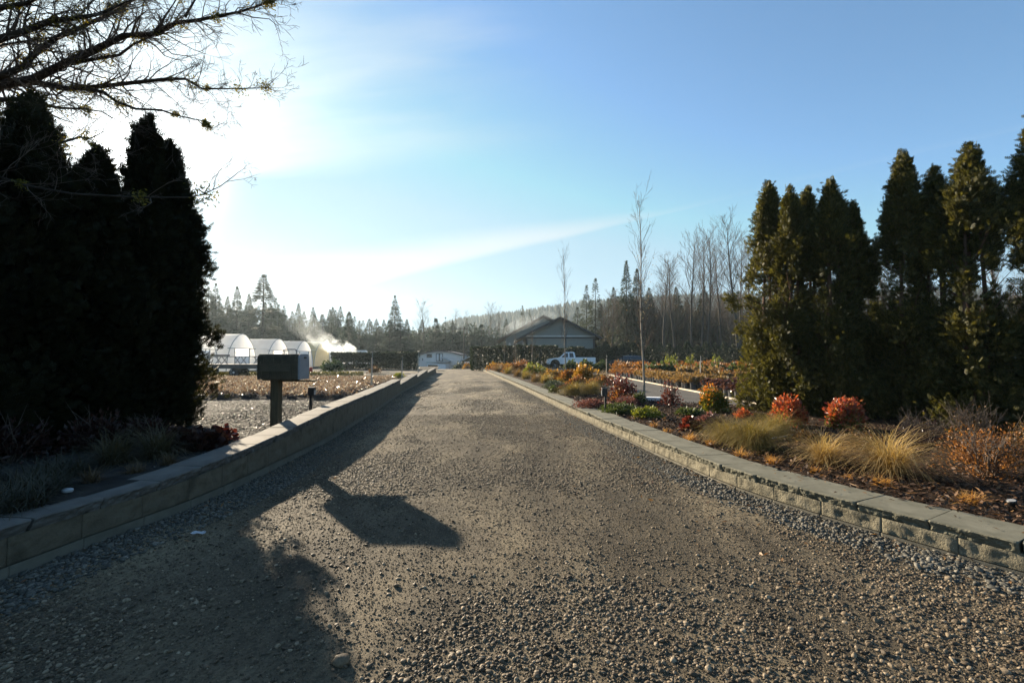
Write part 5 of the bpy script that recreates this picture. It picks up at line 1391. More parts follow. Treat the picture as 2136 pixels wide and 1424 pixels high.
part('pane', MB().box((a[0] * 0.73 + b[0] * 0.27, -0.065, (a[1] + b[1]) / 2), ((b[0] - a[0]) * 0.4, 0.02, (b[1] - a[1]) * 0.8)).box((a[0] * 0.27 + b[0] * 0.73, -0.065, (a[1] + b[1]) / 2), ((b[0] - a[0]) * 0.4, 0.02, (b[1] - a[1]) * 0.8)).mesh('pane', 'window_glass'), w)
a, b = bpx(887.5, 752), bpx(889, 747)
part('vent', MB().box(((a[0] + b[0]) / 2, -0.03, (a[1] + b[1]) / 2), (b[0] - a[0], 0.05, b[1] - a[1])).mesh('vent', 'trim_dark'), barn)
LD = 5.0   # lean-to in front of the barn wall
a, b = bpx(911.5, 772.5), bpx(944, 756)
l0, l1, lt = a[0], b[0], b[1]
ln = MB()
x1 = bpx(912, 0)[0]; x2 = bpx(931.5, 0)[0]; sc_ = (BY - LD) / BY
part('lean_to_wall', MB().box(((x2 + l1) / 2, -LD / 2, lt / 2 - 0.2), (l1 - x2, LD, lt + 0.1)).box((x1 - 0.05, -LD / 2, lt / 2 - 0.2), (0.12, LD, lt + 0.1)).box(((x1 + x2) / 2, -LD / 2, lt - 0.22), (x2 - x1, LD - 0.02, 0.30)).mesh('lean_to_wall', 'white_paint'), barn)
part('garage_opening_shade', MB().box(((x1 + x2) / 2, -LD + 0.6, lt / 2 - 0.3), (x2 - x1, 0.08, lt)).mesh('garage_opening_shade', 'trim_dark'), barn)  # dark sheet stands in for the unlit inside of the lean-to
rx = bpx(928, 745); re = bpx(945, 753)
part('lean_to_roof', MB().extrude([(x1 - 0.3, lt - 0.05), (x1 - 0.3, lt + 0.15), (rx[0], rx[1] - 0.2), (rx[0], rx[1])][:0] + [(rx[0], rx[1] - 0.1), (rx[0], rx[1] + 0.1), (re[0] + 0.2, re[1] + 0.1), (re[0] + 0.2, re[1] - 0.1)], -0.9, 0.05, lambda u, v, d: (u, d, v)).box(((x1 + l1) / 2, -LD / 2, lt + 0.12), (l1 - x1 + 0.5, LD + 0.3, 0.12)).mesh('lean_to_roof', 'trim_pale'), barn)
SY = 80.0
s0, s1 = D(961, 753, SY), D(986, 741, SY)
shed = thing('shed', 'small dark shed with a pale sloping roof edge right of the barn', 'shed', ((s0.x + s1.x) / 2, SY, bz + 0.3))
hw = (s1.x - s0.x) / 2; zl, zr = s0.z - bz - 0.3, s1.z - bz - 0.3
part('wall', MB().extrude([(-hw * 0.8, -0.2), (-hw * 0.8, zl), (hw, zr - 0.05), (hw, -0.2)], 0, 4, lambda u, v, d: (u, d, v)).mesh('wall', 'weathered_wood'), shed)
part('roof', MB().extrude([(-hw * 1.1, zl - 0.12), (-hw * 1.1, zl + 0.08), (hw * 1.05, zr + 0.14), (hw * 1.05, zr - 0.04)], -0.5, 4.4, lambda u, v, d: (u, d, v)).mesh('roof', 'trim_pale'), shed)
part('window', MB().box((hw * 0.05, -0.03, zl - 0.25), (0.9, 0.06, 0.35)).mesh('window', 'white_paint'), shed)
b = D(955, 765, 72); leafy('round_shrub', 'dark rounded shrub between the barn lean-to and the shed', 'shrub', (b.x, 72, -1.2), 0.85, 1.75, 900, LEAF, 0.28, 'blue_green', 91, None, ntw=8)
b = D(973, 765, 70); leafy('round_shrub', 'tawny yellow shrub in front of the small shed', 'shrub', (b.x, 70, -1.15), 0.75, 1.35, 800, LEAF, 0.26, 'gold_leaf', 92, None, ntw=8)
r0_ = D(950, 771, 66)
tag(link('stone_kerb', MB().box((0, 0, 0.1), (2.6, 0.5, 0.35)).box((0.5, 0.1, 0.3), (1.4, 0.4, 0.14)).mesh('stone_kerb', 'base_concrete', 0.05), None, (r0_.x, 66, -1.05), (0, 0, 0.1)), 'pale stone kerb at the end of the drive in front of the barn', 'kerb')

# ------------------------------------------------------------------ clipped conifers right of the drive's end and the long row behind the field
def hedge_conifer(w, h, seed, square, n=1100, size=0.22, mt='hedge_leaf'):
    g = np.random.default_rng(seed)
    r = thing('hedge_conifer', '', 'conifer')
    if square:
        t = g.uniform(0, 1, n) ** 0.85; ph = g.uniform(0, 6.28, n)
        sq = 1 / np.maximum(np.abs(np.cos(ph)), np.abs(np.sin(ph))) ** 0.8
        rr = w / 2 * sq * (0.94 + 0.06 * np.sin(t * 3.1)) * g.uniform(0.75, 1.02, n)
        P = np.stack([rr * np.cos(ph), rr * np.sin(ph), t * h], -1)
        m = n // 4; P2 = np.stack([g.uniform(-w / 2, w / 2, m), g.uniform(-w / 2, w / 2, m), h * g.uniform(0.94, 1.0, m)], -1); P = np.concatenate([P, P2])
    else:
        t = g.uniform(0, 1, n) ** 0.9; ph = g.uniform(0, 6.28, n)
        rr = w / 2 * np.minimum(1, 1.35 * (1 - t ** 2.2) + 0.06) * (1 + 0.12 * np.sin(ph * 3 + t * 9)) * g.uniform(0.6, 1.03, n)
        P = np.stack([rr * np.cos(ph), rr * np.sin(ph), t * h], -1)
    d = np.stack([P[:, 0], P[:, 1], 0 * P[:, 0]], -1) + np.array((0, 0, 0.6)) + 0.5 * g.normal(size=P.shape)
    part('crown', mesh_np('crown', *scatter(*LEAF, P, d, size * g.uniform(0.6, 1.3, len(P)), g), mt), r)
    part('trunk', MB().tube([(0, 0, -0.1), (0, 0, h * 0.8)], [0.06, 0.02], 6).mesh('trunk', 'bark_dark'), r)
    return r
HC = 'clipped conifers of the hedge beside the drive end'
pr = Proto(hedge_conifer(1.9, 2.3, 1, True, 2600))
b = D(1003, 760, 45.5); pr.place((b.x, 45.5, -0.05), 0.1, (1, 1, 1), 'square clipped conifer at the end of the drive, first of its hedge', HC)
prs = [Proto(hedge_conifer(1.5, 2.3, 2 + k, True, 1500)) for k in range(3)]
hx = np.linspace(1036, 1258, 13)
for i, px in enumerate(hx):
    y = 47.0 + 1.0 * i * 0.9
    b = D(px, 760, y)
    prs[i % 3].place((b.x, y, 0), g.uniform(0, 1.5), (1.05, 1.05, g.uniform(0.95, 1.10)), 'dark flat topped conifer in the clipped hedge in front of the gabled house', HC)
pts_ = [Proto(hedge_conifer(1.7, 2.9, 20 + k, False, 1300, 0.24)) for k in range(3)]
hx = np.arange(1264, 1980, 19.0)
for i, px in enumerate(hx):
    y = 60.0 + g.normal(0, 0.2); b = D(px, 760, y)
    pts_[i % 3].place((b.x, y, 0), g.uniform(0, 6), (1, 1, g.uniform(0.9, 1.12)), 'dark pointed conifer in the long row behind the nursery field', 'row of pointed conifers behind the nursery field')

# ------------------------------------------------------------------ gabled house
HY = 62.0
def hp(px, py, y=HY): p = D(px, py, y); return p.x, p.z
wl_, wr_ = hp(1097, 706)[0], hp(1240, 700)[0]
ax, az = hp(1168, 664)
ez = hp(1240, 700)[1]
house = thing('house', 'grey sided house with a broad dark gable and steaming roof behind the clipped hedge', 'house', ((wl_ + wr_) / 2, HY, 0))
hc = (wl_ + wr_) / 2; HWd = (wr_ - wl_) / 2; DP = 16.0
part('wall', MB().extrude([(-HWd, -0.1), (-HWd, ez), (ax - hc, az - 0.1), (HWd, ez), (HWd, -0.1)], 0, DP, lambda u, v, d: (u, d, v)).mesh('wall', 'siding'), house)
sl = (az - ez) / HWd
def rf(x): return az - abs(x - (ax - hc)) * sl
xl_, xr_ = -HWd - 1.55, HWd + 0.9
for nm, xa in (('roof', xl_), ('roof', xr_)):
    part(nm, MB().extrude([(ax - hc, az), (xa, rf(xa)), (xa, rf(xa) + 0.22), (ax - hc, az + 0.22)], -0.8, DP + 0.6, lambda u, v, d: (u, d, v)).mesh(nm, 'roof_shingle'), house)
fz = [(-0.83, 'fascia')]
for xa in (xl_, xr_):
    part('fascia', MB().extrude([(ax - hc, az - 0.10), (xa, rf(xa) - 0.10), (xa, rf(xa) + 0.16), (ax - hc, az + 0.16)], -0.86, -0.803, lambda u, v, d: (u, d, v)).mesh('fascia', 'trim_dark'), house)
bzn = hp(1168, 701)[1]
part('trim_band', MB().box((0, -0.05, bzn), (2 * HWd + 0.1, 0.10, 0.22)).mesh('trim_band', 'trim_pale'), house)
part('shadow_band', MB().box((0, -0.07, bzn - 0.2), (2 * HWd + 0.1, 0.14, 0.18)).mesh('shadow_band', 'trim_dark'), house)
for s in (-1, 1): part('corner_board', MB().box((s * (HWd - 0.08), -0.04, bzn / 2 - 0.15), (0.22, 0.12, bzn - 0.4)).mesh('corner_board', 'trim_dark'), house)
# rear wing with its own gable further back and left
RY = 80.0
rx0, rz0 = hp(1036, 712, RY); rxa, rza = hp(1134, 660, RY)
wing = MB()
rs = (rza - rz0) / (rxa - rx0)
part('rear_wing_wall', MB().extrude([(rx0 + 1.6 - hc, -0.1), (rx0 + 1.6 - hc, rz0 + 0.6), (rxa - hc, rza - 0.2), (2 * rxa - rx0 - 1.6 - hc, rz0 + 0.6), (2 * rxa - rx0 - 1.6 - hc, -0.1)], RY - HY, RY - HY + 12, lambda u, v, d: (u, d, v)).mesh('rear_wing_wall', 'siding'), house)
for s in (-1, 1):
    part('rear_wing_roof', MB().extrude([(rxa - hc, rza), (rxa - hc + s * (rxa - rx0), rz0), (rxa - hc + s * (rxa - rx0), rz0 + 0.25), (rxa - hc, rza + 0.25)], RY - HY - 0.8, RY - HY + 12.6, lambda u, v, d: (u, d, v)).mesh('rear_wing_roof', 'roof_shingle'), house)
# porch on the left side with pale posts
for k, px in enumerate((1063, 1092)):
    p_ = hp(px, 715, HY + 1.0 + 6 * (1 - k))
    part('porch_post', MB().box((p_[0] - hc, 1.0 + 6 * (1 - k), 1.7), (0.28, 0.28, 3.4)).mesh('porch_post', 'trim_pale'), house)

# ------------------------------------------------------------------ vehicles
def vehicle(name, label, cat, kind, paint, loc, rz):
    r = thing(name, label, cat, loc, rz)
    W = 0.95
    def arc(cx, rr, z0, n=9):
        return [(cx + rr * math.cos(math.pi * i / n), z0 + rr * math.sin(math.pi * i / n)) for i in range(n + 1)]
    if kind == 'pickup':
        Lg = 5.55; wx = (0.98, 4.35); wr = 0.39
        body = [(0.02, 0.50), (0.0, 0.72), (0.05, 1.00), (0.18, 1.08), (0.8, 1.17), (1.42, 1.22), (3.30, 1.24), (3.36, 1.22), (3.36, 1.26), (5.50, 1.26), (5.55, 1.20), (5.53, 0.62), (5.45, 0.52)]
        cab = [(1.40, 1.20), (2.12, 1.80), (2.3, 1.86), (3.05, 1.87), (3.20, 1.82), (3.30, 1.22)]
        glass = [[(1.72, 1.26), (2.18, 1.74), (2.46, 1.76), (2.46, 1.26)], [(2.60, 1.26), (2.60, 1.76), (3.02, 1.76), (3.10, 1.30), (3.06, 1.26)]]
        tires = 0.12
    else:
        Lg = 4.7; wx = (0.9, 3.65); wr = 0.34
        body = [(0.05, 0.30), (0.0, 0.55), (0.08, 0.78), (0.5, 0.90), (1.25, 0.98), (4.0, 1.02), (4.6, 0.98), (4.7, 0.80), (4.68, 0.40), (4.6, 0.30)]
        cab = [(1.15, 0.96), (1.85, 1.42), (2.2, 1.50), (3.3, 1.52), (3.95, 1.40), (4.45, 1.0)]
        glass = [[(1.45, 1.03), (1.93, 1.38), (2.55, 1.42), (2.55, 1.03)], [(2.65, 1.03), (2.65, 1.42), (3.3, 1.42), (3.9, 1.32), (4.1, 1.03)]]
    low = body[-1][1]
    poly = body[:]
    for cx_ in wx[::-1]: poly += arc(cx_, wr + 0.07, low)[0:]
    P2 = body + [q for cx_ in wx[::-1] for q in arc(cx_, wr + 0.08, low)]
    part('body', MB().extrude(P2, -W, W, lambda u, v, d: (u, d, v)).mesh('body', paint, 0.03), r)
    m = MB(); n = len(cab); zb = min(c[1] for c in cab); zt = max(c[1] for c in cab)
    vs = []
    for s in (-1, 1):
        for u, v in cab: vs.append((u, s * (W - 0.02 - 0.18 * (v - zb) / (zt - zb)), v))
    m.add(vs, [tuple(range(n)), tuple(range(2 * n - 1, n - 1, -1))] + [(i, n + i, n + (i + 1) % n, (i + 1) % n) for i in range(n)])
    part('cab', m.mesh('cab', paint, 0.03), r)
    for gp in glass:
        for s in (-1, 1):
            vs = [(u, s * (W - 0.02 - 0.18 * (v - zb) / (zt - zb) + 0.006), v) for u, v in gp]
            vs += [(u, s * (W - 0.05 - 0.18 * (v - zb) / (zt - zb)), v) for u, v in gp]; k = len(gp)
            part('window', MB().add(vs, [tuple(range(k)), tuple(range(2 * k - 1, k - 1, -1))] + [(i, k + i, k + (i + 1) % k, (i + 1) % k) for i in range(k)]).mesh('window', 'window_glass'), r)
    a, b = cab[0], cab[1]
    t0, t1 = 0.12, 0.9
    ws = []
    for t, ins in ((t0, 0.10), (t1, 0.24)):
        u, v = a[0] + (b[0] - a[0]) * t, a[1] + (b[1] - a[1]) * t
        for s in (-1, 1): ws.append((u - 0.012, s * (W - ins), v + 0.010))
    part('windscreen', MB().add(ws, [(0, 1, 3, 2)]).mesh('windscreen', 'window_glass'), r)
    for cx_ in wx:
        for s in (-1, 1):
            w = part('wheel', MB().lathe([(wr * 0.62, -0.11), (wr * 0.95, -0.11), (wr, -0.07), (wr, 0.07), (wr * 0.95, 0.11), (wr * 0.62, 0.11)], 22, (cx_, s * (W - 0.13), wr), 'Y').mesh('wheel', 'rubber', smooth=False), r)
            part('rim', MB().lathe([(wr * 0.12, -0.118), (wr * 0.3, -0.09), (wr * 0.6, -0.112), (wr * 0.6, 0.112), (wr * 0.3, 0.09), (wr * 0.12, 0.118)], 16, (cx_, s * (W - 0.13), wr), 'Y').mesh('rim', 'chrome'), w)
    zh = body[2][1] - 0.12
    for s in (-1, 1):
        part('headlight', MB().box((0.06, s * (W - 0.22), zh), (0.12, 0.30, 0.15)).mesh('headlight', 'lens_glass', 0.02), r)
        part('tail_light', MB().box((Lg - 0.03, s * (W - 0.09), body[-3][1] - 0.22), (0.08, 0.12, 0.26)).mesh('tail_light', 'lamp_red', 0.01), r)
        part('mirror', MB().box((cab[0][0] + 0.42, s * (W + 0.09), zb + 0.16), (0.10, 0.16, 0.16)).mesh('mirror', 'black_plastic', 0.02), r)
        dz = zb - 0.12
        part('door_handle', MB().box((2.42, s * (W + 0.008), dz), (0.16, 0.02, 0.035)).mesh('door_handle', 'black_plastic'), r)
        part('door_seam', MB().box((1.62, s * (W + 0.002), low + 0.36), (0.015, 0.004, zb - low - 0.4)).box((2.56, s * (W + 0.002), low + 0.36), (0.015, 0.004, zb - low - 0.4)).mesh('door_seam', 'trim_dark'), r)
    part('bumper', MB().box((0.02, 0, low + 0.10), (0.20, 2 * W - 0.04, 0.22)).mesh('bumper', 'black_plastic' if kind == 'pickup' else paint, 0.03), r)
    part('rear_bumper', MB().box((Lg, 0, low + 0.12), (0.14, 2 * W - 0.1, 0.18)).mesh('rear_bumper', 'chrome' if kind == 'pickup' else paint, 0.02), r)
    part('grille', MB().box((0.0, 0, zh - 0.02), (0.05, 1.1, 0.24)).mesh('grille', 'black_plastic', 0.01), r)
    if kind == 'pickup':
        part('arch_flare', MB().extrude(arc(wx[0], wr + 0.15, low) + arc(wx[0], wr + 0.07, low)[::-1], -W - 0.02, W + 0.02, lambda u, v, d: (u, d, v)).mesh('arch_flare', 'black_plastic'), r)
        part('bed_liner', MB().box((4.42, 0, 1.263), (1.95, 1.55, 0.004)).mesh('bed_liner', 'black_plastic'), r)
    return r
b = D(1138, 768, 52.0)
vehicle('pickup_truck', 'white extended cab pickup truck parked by the clipped hedge, facing left', 'truck', 'pickup', 'car_white', (b.x, 52.0, 0.02), R(2))
b = D(1268, 768, 57.0)
vehicle('parked_car', 'dark car parked in the shade behind the nursery field, right of the white truck', 'car', 'car', 'car_dark', (b.x, 57.0, 0.02), R(3))

# ------------------------------------------------------------------ nursery field right of the side path
EDX = 7.05
tag(link('path_edging', MB().box((EDX, 21.5, 0.085), (0.09, 23, 0.05)).mesh('path_edging', 'pale_wood', 0.006), None), 'long pale edging board along the far side of the grey side path', 'edging')
g = np.random.default_rng(55)
FG = 'container plants along the side path'
pp = [mound('purple_leaf', 500 + k, 0.20, 0.20, 150, 0.12, ROUND, pot='pot_plastic', pot_r=0.125, pot_h=0.30) for k in range(2)]
pt = [mound('field_grass', 510 + k, 0.20, 0.20, 240, 0.13, LEAF, pot='pot_plastic', pot_r=0.115, pot_h=0.28) for k in range(2)]
pr_ = [mound('rust_leaf', 520 + k, 0.24, 0.24, 200, 0.11, LEAF, pot='pot_plastic', pot_r=0.125, pot_h=0.28) for k in range(2)]
for row in range(4):
    for i in range(44):
        y = 12.6 + 0.44 * i + 0.2 * (row % 2); x = EDX + 0.32 + 0.46 * row + g.normal(0, 0.03)
        if y < 17.6: q, lab = pp, 'dark purple leaved container plant in the near block beside the path edging'
        elif y < 18.6: continue
        elif y < 27: q, lab = pt, 'container of dry tan grass in the middle block beside the path edging'
        else: q, lab = pr_, 'container of rusty foliage in the far block beside the path edging'
        q[i % 2].place((x, y, 0.08), g.uniform(0, 6), g.uniform(0.9, 1.12), lab, FG)
og = [mound('orange_leaf', 540 + k, 0.75, 0.75, 420, 0.22, LEAF, 'nursery_shrub', 'shrub') for k in range(3)]
gg = [mound('low_green', 550 + k, 0.75, 0.85, 420, 0.22, ROUND, 'nursery_shrub', 'shrub') for k in range(2)]
yg = [mound('lime_green', 560, 0.55, 1.3, 380, 0.2, LEAF, 'nursery_shrub', 'shrub')]
tg = [mound('field_grass', 570 + k, 0.6, 0.62, 420, 0.24, LEAF, 'nursery_shrub', 'grass') for k in range(2)]
bg = [mound('rust_leaf', 580 + k, 0.6, 0.6, 380, 0.16, LEAF, 'nursery_shrub', 'shrub') for k in range(2)]
def rowof(q, y, x0, x1, st, lab, grp, sc=1.0):
    x = x0
    while x < x1:
        q[int(g.integers(len(q)))].place((x + g.normal(0, 0.1), y + g.normal(0, 0.15), 0.07), g.uniform(0, 6), sc * g.uniform(0.85, 1.15), lab, grp)
        x += st
rowof(tg, 20.5, 9.4, 17, 0.95, 'clump of dry tan grass in the nursery field block', 'tan grass clumps in the nursery field', 0.9)
rowof(tg, 22.5, 9.4, 16, 0.95, 'clump of dry tan grass in the nursery field block', 'tan grass clumps in the nursery field', 0.95)
rowof(bg, 24.5, 11.2, 19, 1.0, 'low reddish brown shrub in the nursery field behind the tan grass', 'reddish brown shrubs in the nursery field', 1.0)
rowof(bg, 26.5, 12.2, 20, 1.0, 'low reddish brown shrub in the nursery field behind the tan grass', 'reddish brown shrubs in the nursery field', 1.0)
rowof(tg, 25.5, 9.3, 12, 0.95, 'clump of dry tan grass in the nursery field block', 'tan grass clumps in the nursery field', 0.95)
rowof(gg, 30.0, 9.0, 22, 1.15, 'dark green glossy shrub in the nursery field', 'green shrubs in the nursery field', 0.9)
rowof(gg, 39.0, 5.2, 8.5, 1.2, 'dark green glossy shrub in the nursery field', 'green shrubs in the nursery field', 1.0)
for y in (33.0, 36.0, 40.0, 45.0, 49.0):
    rowof(og, y, 8.2 if y < 44 else 11.5, 0.58 * y + 2, 1.35, 'orange leaved shrub in the back rows of the nursery field', 'orange shrubs in the nursery field', 1.0)
for i, (px, y) in enumerate(((1390, 41), (1402, 42), (1490, 42), (1440, 44))):
    b = D(px, 770, y); yg[0].place((b.x, y, 0.07), g.uniform(0, 6), 0.95, 'tall yellow green shrub standing above the orange rows', 'yellow green shrubs in the nursery field')

# ------------------------------------------------------------------ slender saplings along the right bed
def sapling(label, px, y, top_py, seed, lean=0.0, n=34):
    g = np.random.default_rng(seed)
    b = D(px, 800, y); H = D(px, top_py, y).z - BED
    t = thing('sapling', label, 'tree', (b.x, y, BED - 0.03), 0, 'bare saplings along the right bed')
    zz = np.linspace(0, 1, 12)
    P = np.stack([lean * zz * H + 0.03 * np.sin(zz * 9 + seed), 0.03 * np.cos(zz * 7 + seed), zz * H], -1)
    rad = 0.028 * (H / 6) * (1 - zz) ** 0.8 + 0.004
    part('trunk', mesh_np('trunk', *tube_np(P, rad, 8), 'bark_pale', True), t)
    out = []
    for k in range(n):
        s = g.uniform(0.22, 0.95); i = s * 11; q = P[int(i)] + (P[min(int(i) + 1, 11)] - P[int(i)]) * (i % 1)
        a = g.uniform(0, 6.28); d = np.array((math.cos(a) * 0.45, math.sin(a) * 0.45, 1.0))
        branch(out, q, d, H * g.uniform(0.10, 0.20) * (1.25 - s * 0.7), 0.010 * (H / 6) * (1.2 - s) + 0.002, 2, g, up=0.10, wob=0.10, kids=3, rmin=0.0020, spread=0.45, lens=0.55)
    part('twig', mesh_np('twig', *merge(out), 'twig_brown', True), t)
    nl = 130; s = g.uniform(0.25, 0.72, nl); a = g.uniform(0, 6.28, nl); rr = g.uniform(0.02, 0.42, nl)
    part('dry_leaves', mesh_np('dry_leaves', *scatter(*LEAF, np.stack([rr * np.cos(a), rr * np.sin(a), s * H], -1), rand_unit(nl, g), 0.05, g), 'twig_leaf'), t)
leafmat('twig_leaf', [(0.16, 0.12, 0.08), (0.30, 0.25, 0.19), (0.22, 0.18, 0.13)], trans=0.4, rough=0.3)
sapling('tallest bare sapling with a pale stem beside the side path, reaching high above the woods', 1342, 12.5, 405, 1, -0.012, 40)
sapling('bare sapling standing in front of the white truck cab and the house gable', 1180, 24.5, 520, 2, -0.012, 36)
sapling('bare sapling in front of the left end of the house, right of the smallest two', 1110, 36.0, 655, 3, 0.004, 26)
sapling('small bare sapling in front of the clipped hedge, left of the house', 1075, 41.0, 668, 4, 0.0, 24)
sapling('small bare sapling at the far tip of the bed, first from the square clipped conifer', 1052, 44.5, 690, 5, 0.0, 22)

# ------------------------------------------------------------------ far trees
def conifer(H, Rm, seed, m, n=950, droop=0.25, open_=0.0, bare=0.06, skew=1.0):
    g = np.random.default_rng(seed)
    lev = np.sort(g.uniform(bare, 0.985, int(H * 3.0)))
    n = int(n * 3.2); li = g.integers(0, len(lev), n); t = (lev[li] + g.normal(0, 0.017, n)).clip(bare, 0.99)
    ph = g.uniform(0, 6.28, n)
    lr = g.uniform(0.72, 1.12, len(lev))[li]
    az = 1 + 0.22 * np.sin(ph * 2 + li * 1.7)
    Rr = (Rm * (1 - t) ** 0.95 * lr * az + 0.05)
    f = g.uniform(0.12, 1.0, n) ** 0.6
    P = np.stack([Rr * f * np.cos(ph), Rr * f * np.sin(ph), t * H - droop * Rr * f * (0.6 + 0.6 * f)], -1)
    d = np.stack([np.cos(ph), np.sin(ph), -droop + 0.35 * (t - 0.3)], -1) + 0.28 * g.normal(size=(n, 3))
    s = (0.36 * Rr + 0.30) * g.uniform(0.6, 1.3, n)
    k = g.uniform(0, 1, n) > open_
    V, T = scatter(*NEEDLE, P[k], d[k], s[k], g, 1.15, np.tile((0, 0, 1.0), (int(k.sum()), 1)))
    tip = scatter(*NEEDLE, np.tile((0, 0, H * 0.955), (7, 1)), np.tile((0, 0, 1.0), (7, 1)) + 0.25 * g.normal(size=(7, 3)), H * 0.05, g)
    crown = mesh_np('crown', *merge([(V, T), tip]), m)
    tr = mesh_np('trunk', *tube_np([(0, 0, -0.5), (0, 0, H * 0.5), (0, 0, H)], [H * 0.013, H * 0.008, 0.02], 6), 'bark_dark', True)
    r = thing('conifer', '', 'tree'); part('crown', crown, r); part('trunk', tr, r)
    return Proto(r)
def bare_tree(H, seed, m='twig_grey', kids=4, narrow=0.5, cr=0.34, depth=3):
    g = np.random.default_rng(seed)
    out, st = [], []
    zz = np.linspace(0, 1, 9)
    P = np.stack([0.02 * H * np.sin(zz * 4 + seed), 0.02 * H * np.cos(zz * 3 + seed), zz * H * 0.97], -1)
    st.append(tube_np(P, H * 0.009 * (1 - zz) ** 0.8 + 0.012, 6))
    nb = 26
    for k in range(nb):
        s = cr + (0.97 - cr) * (k + g.uniform(0, 1)) / nb; i = s * 8; q = P[int(i)] + (P[min(int(i) + 1, 8)] - P[int(i)]) * (i % 1)
        a = k * 2.4 + g.uniform(0, 0.8)
        d = np.array((math.cos(a) * narrow, math.sin(a) * narrow, 0.75))
        branch(out, q, d, H * 0.26 * (1.15 - 0.8 * s) + 0.4, H * 0.0032 * (1.15 - s) + 0.009, depth - 1, g, up=0.10, wob=0.13, kids=kids + 1, rmin=0.0075, spread=0.55, lens=0.55, seg=4)
    r = thing('leafless_tree', '', 'tree')
    part('trunk', mesh_np('trunk', *merge(st), 'bark_grey', True), r)
    part('twig', mesh_np('twig', *merge(out), m), r)
    return Proto(r)
g = np.random.default_rng(66)
firs = [conifer(20, 4.0, 600 + k, 'fir_needles', 1100, 0.3) for k in range(4)]
spruces = [conifer(12, 2.9, 610 + k, 'spruce_needles', 900, 0.15, bare=0.02) for k in range(3)]
larch = [conifer(17, 3.6, 620 + k, 'larch_needles', 620, 0.2, 0.15) for k in range(2)]
def put(q, px, y, top_py, Href, lab, grp=None, sx=None, z=0.0):
    b = D(px, 760, y); h = D(px, top_py, y).z - z; s = h / Href; w = sx or s
    return q.place((b.x, y, z), g.uniform(0, 6), (w, w, s), lab, grp)
FL = 'conifers of the wood behind the polytunnels'
put(firs[0], 547, 112, 572, 20, 'tallest lone fir with open branches behind the polytunnels', None, 1.75)
put(firs[1], 492, 118, 597, 20, 'tall dark fir left of the tallest lone fir', None, 1.0)
put(firs[2], 472, 120, 618, 20, 'fir leaning close beside the tall dark fir at left', None, 0.9)
put(firs[3], 447, 112, 590, 20, 'tall fir rising beside the edge of the dark evergreens', None, 1.0)
put(firs[1], 432, 108, 597, 20, 'tall fir half hidden by the dark evergreens at left', None, 1.0)
put(firs[2], 517, 124, 612, 20, 'fir top between the two tall firs above the polytunnels', None, 0.9)
put(firs[0], 405, 116, 580, 20, 'fir mostly hidden behind the dark evergreens', None, 1.0)
put(firs[3], 823, 100, 616, 20, 'tall narrow fir standing alone left of the barn', None, 0.72)
put(spruces[0], 835, 96, 660, 12, 'bushy spruce at the right foot of the tall narrow fir', None, 0.95)
put(spruces[1], 812, 97, 668, 12, 'bushy spruce at the left foot of the tall narrow fir', None, 0.9)
for i, px in enumerate(np.concatenate([np.arange(300, 800, 11.0), np.arange(320, 800, 15.0)])):
    back = i >= 46
    y = (150 if back else 132) + g.uniform(-8, 8)
    sk = np.interp(px, [300, 440, 520, 580, 620, 660, 700, 740, 780, 800], [585, 605, 622, 625, 632, 638, 640, 645, 650, 655])
    put((firs + larch)[int(g.integers(6))], px + g.normal(0, 4), y, sk + (g.uniform(4, 38) if not back else g.uniform(-4, 26)), 20, 'hazy conifer in the dense wood behind the polytunnels', FL, 1.0)
for i, (px, y, t, lab) in enumerate([(690, 88, 665, 'small dark spruce above the steam'), (727, 92, 650, 'dark spruce right of the steam'), (748, 95, 672, 'broad spruce between steam and narrow fir'), (784, 90, 680, 'young spruce above the middle of the long hedge'),
                                      (852, 103, 684, 'pale young spruce with drooping sunlit side right of the narrow fir'), (868, 106, 692, 'small spruce above the right end of the long hedge')]):
    put(spruces[i % 3], px, y, t, 12, lab, None, 0.8)
for i, (px, t) in enumerate(((897, 690), (909, 664), (929, 661), (944, 668), (958, 690), (974, 664), (990, 672), (1004, 676), (1018, 688), (1032, 684))):
    put(spruces[i % 3], px, 112 + g.uniform(-3, 3), t, 12, 'dark spruce in the cluster behind the barn', 'dark spruces behind the barn', 1.05, -1.0)
for i, px in enumerate(np.arange(800, 1060, 16.0)):
    put((firs + larch)[int(g.integers(6))], px, 140 + g.uniform(-6, 6), 672 + g.uniform(-8, 22), 20, 'hazy conifer in the wood line behind the barn', 'conifers in the wood line behind the barn', 0.8)
bt = [bare_tree(18, 700 + k) for k in range(3)]
put(bt[0], 880, 108, 630, 18, 'leafless tree with an open fan of branches left of the barn', None, 1.0)
put(bt[1], 952, 128, 648, 18, 'leafless tree above the cluster of dark spruces', None, 0.8)
put(bt[2], 972, 132, 652, 18, 'smaller leafless tree right beside the one above the spruces', None, 0.7)
put(bt[0], 1022, 126, 634, 18, 'broad leafless tree left of the house roof', None, 1.0)
put(bt[1], 1038, 130, 642, 18, 'leafless tree nearest the left end of the house roof', None, 0.8)
put(larch[0], 1243, 92, 580, 17, 'tall olive spruce behind the house, with a layered open top', None, 0.9)
put(larch[1], 1224, 95, 594, 17, 'slightly shorter olive spruce left of the layered one behind the house', None, 0.8)
put(firs[2], 1308, 82, 543, 20, 'tall dark fir with two level branches behind the tallest sapling', None, 0.72)
put(firs[1], 1330, 84, 560, 20, 'dark fir close right of the tall one behind the tallest sapling', None, 0.75)
put(larch[0], 1270, 98, 622, 17, 'olive conifer between the layered spruce and the tall dark fir', None, 0.9)
put(larch[1], 1205, 104, 640, 17, 'olive conifer just right of the gable peak', None, 0.9)
put(larch[0], 1290, 92, 632, 17, 'olive conifer at the foot of the tall dark fir', None, 0.9)
